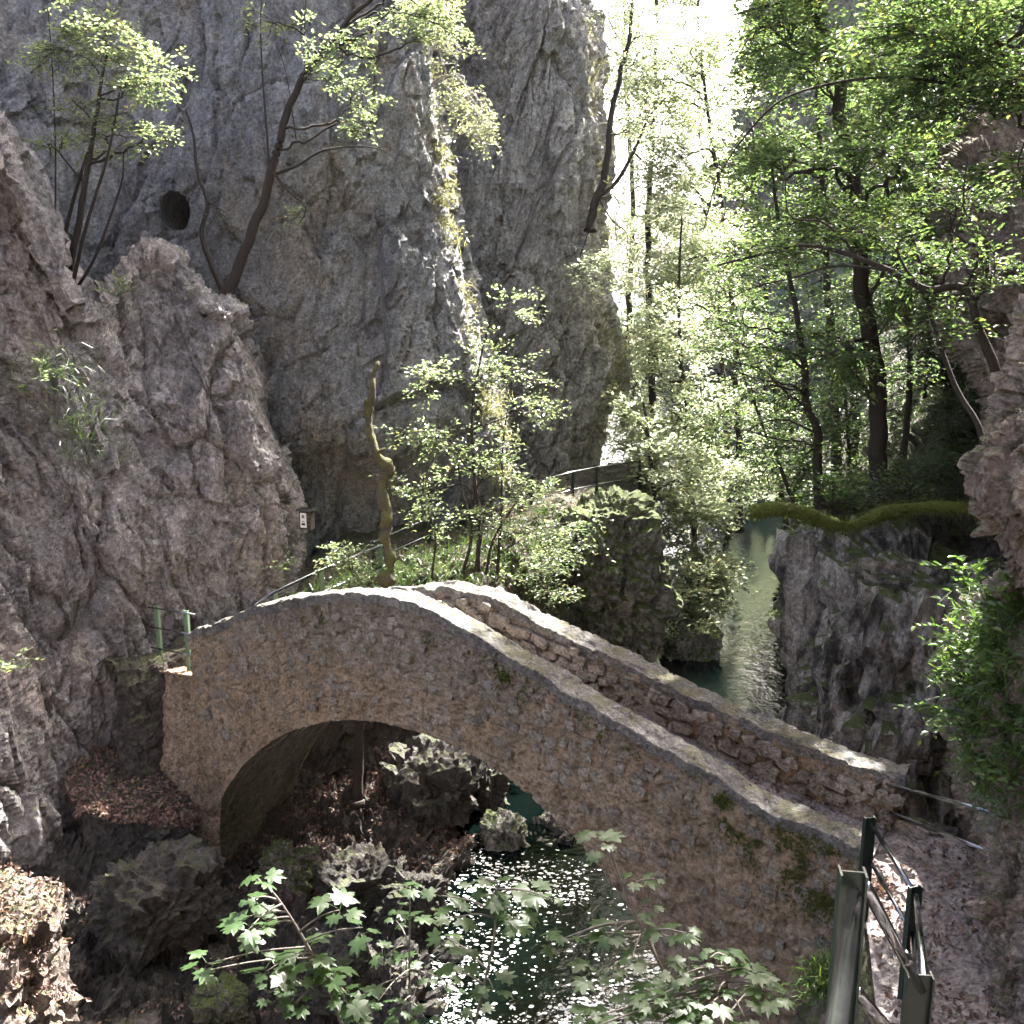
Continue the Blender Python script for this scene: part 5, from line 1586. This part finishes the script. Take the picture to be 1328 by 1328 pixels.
sapling('left maple sapling over the dark hollow below the vault', [(470, 1500, 5.0), (455, 1380, 4.9), (430, 1290, 4.8), (395, 1220, 4.7), (360, 1165, 4.7), (335, 1140, 4.7)],
        [(335, 1140, 4.7, 4, 50), (330, 1205, 4.6, 4, 58), (440, 1180, 4.7, 4, 58), (270, 1250, 4.6, 3, 46), (395, 1235, 4.7, 5, 58), (345, 1260, 4.6, 4, 48), (430, 1260, 4.7, 5, 52), (450, 1290, 4.6, 5, 44), (385, 1300, 4.6, 4, 44), (320, 1190, 4.7, 2, 40)])
sapling('small upright maple shoot between the left sapling and the pool', [(545, 1480, 5.4), (535, 1350, 5.3), (531, 1260, 5.3), (532, 1150, 5.3)],
        [(532, 1152, 5.3, 4, 32), (540, 1190, 5.3, 4, 36), (500, 1240, 5.2, 5, 40), (560, 1270, 5.2, 4, 40), (470, 1290, 5.1, 5, 40), (520, 1310, 5.1, 5, 42)])
sapling('forked maple sapling in front of the foamy pool', [(570, 1500, 5.0), (600, 1400, 4.9), (620, 1310, 4.9), (640, 1220, 4.9), (645, 1145, 4.9)],
        [(640, 1148, 4.9, 5, 50), (665, 1180, 4.9, 5, 52), (590, 1190, 4.9, 4, 56), (610, 1145, 4.9, 3, 44), (690, 1155, 4.9, 3, 46), (600, 1240, 4.8, 4, 46), (640, 1285, 4.8, 4, 42)])
sapling('tall thin maple sapling reaching up before the near arch leg', [(930, 1480, 4.6), (905, 1370, 4.6), (870, 1280, 4.6), (830, 1200, 4.6), (805, 1140, 4.6), (790, 1100, 4.6)],
        [(775, 1100, 4.6, 4, 48), (825, 1142, 4.6, 3, 44), (790, 1215, 4.5, 5, 56), (840, 1180, 4.6, 3, 36), (735, 1215, 4.5, 3, 46), (870, 1215, 4.5, 4, 44), (770, 1265, 4.4, 4, 44)])
sapling('low spreading maple sapling against the bridge wall', [(960, 1480, 4.4), (955, 1390, 4.4), (945, 1310, 4.4), (940, 1240, 4.4)],
        [(940, 1240, 4.4, 5, 46), (900, 1255, 4.4, 5, 44), (975, 1260, 4.4, 5, 46), (1000, 1285, 4.3, 5, 44), (930, 1290, 4.3, 5, 48), (880, 1290, 4.3, 5, 46), (840, 1285, 4.3, 5, 46), (965, 1318, 4.2, 5, 46), (905, 1322, 4.2, 5, 48), (850, 1325, 4.2, 5, 46), (800, 1310, 4.3, 5, 48), (760, 1322, 4.2, 4, 46)])

# ------------------------------------------------------------------ the hazy air of the gorge
HZ = np.array([[-3100, -3100, -3.], [3100, -3100, -3], [3100, 3100, -3], [-3100, 3100, -3], [-3100, -3100, 80], [3100, -3100, 80], [3100, 3100, 80], [-3100, 3100, 80]])
m, nt, out = mat_new('gorge_haze')
pv = nt.nodes.new('ShaderNodeVolumePrincipled')
pv.inputs['Color'].default_value = (0.92, 0.95, 1.0, 1)
pv.inputs['Density'].default_value = 0.00008
pv.inputs['Anisotropy'].default_value = 0.2
nt.links.new(pv.outputs[0], out.inputs['Volume'])
add('haze', mesh_np('haze', HZ, [[0, 3, 2, 1], [4, 5, 6, 7], [0, 1, 5, 4], [1, 2, 6, 5], [2, 3, 7, 6], [3, 0, 4, 7]], m, False), kind='stuff', label='thin pale haze hanging in the gorge air', cat='haze')
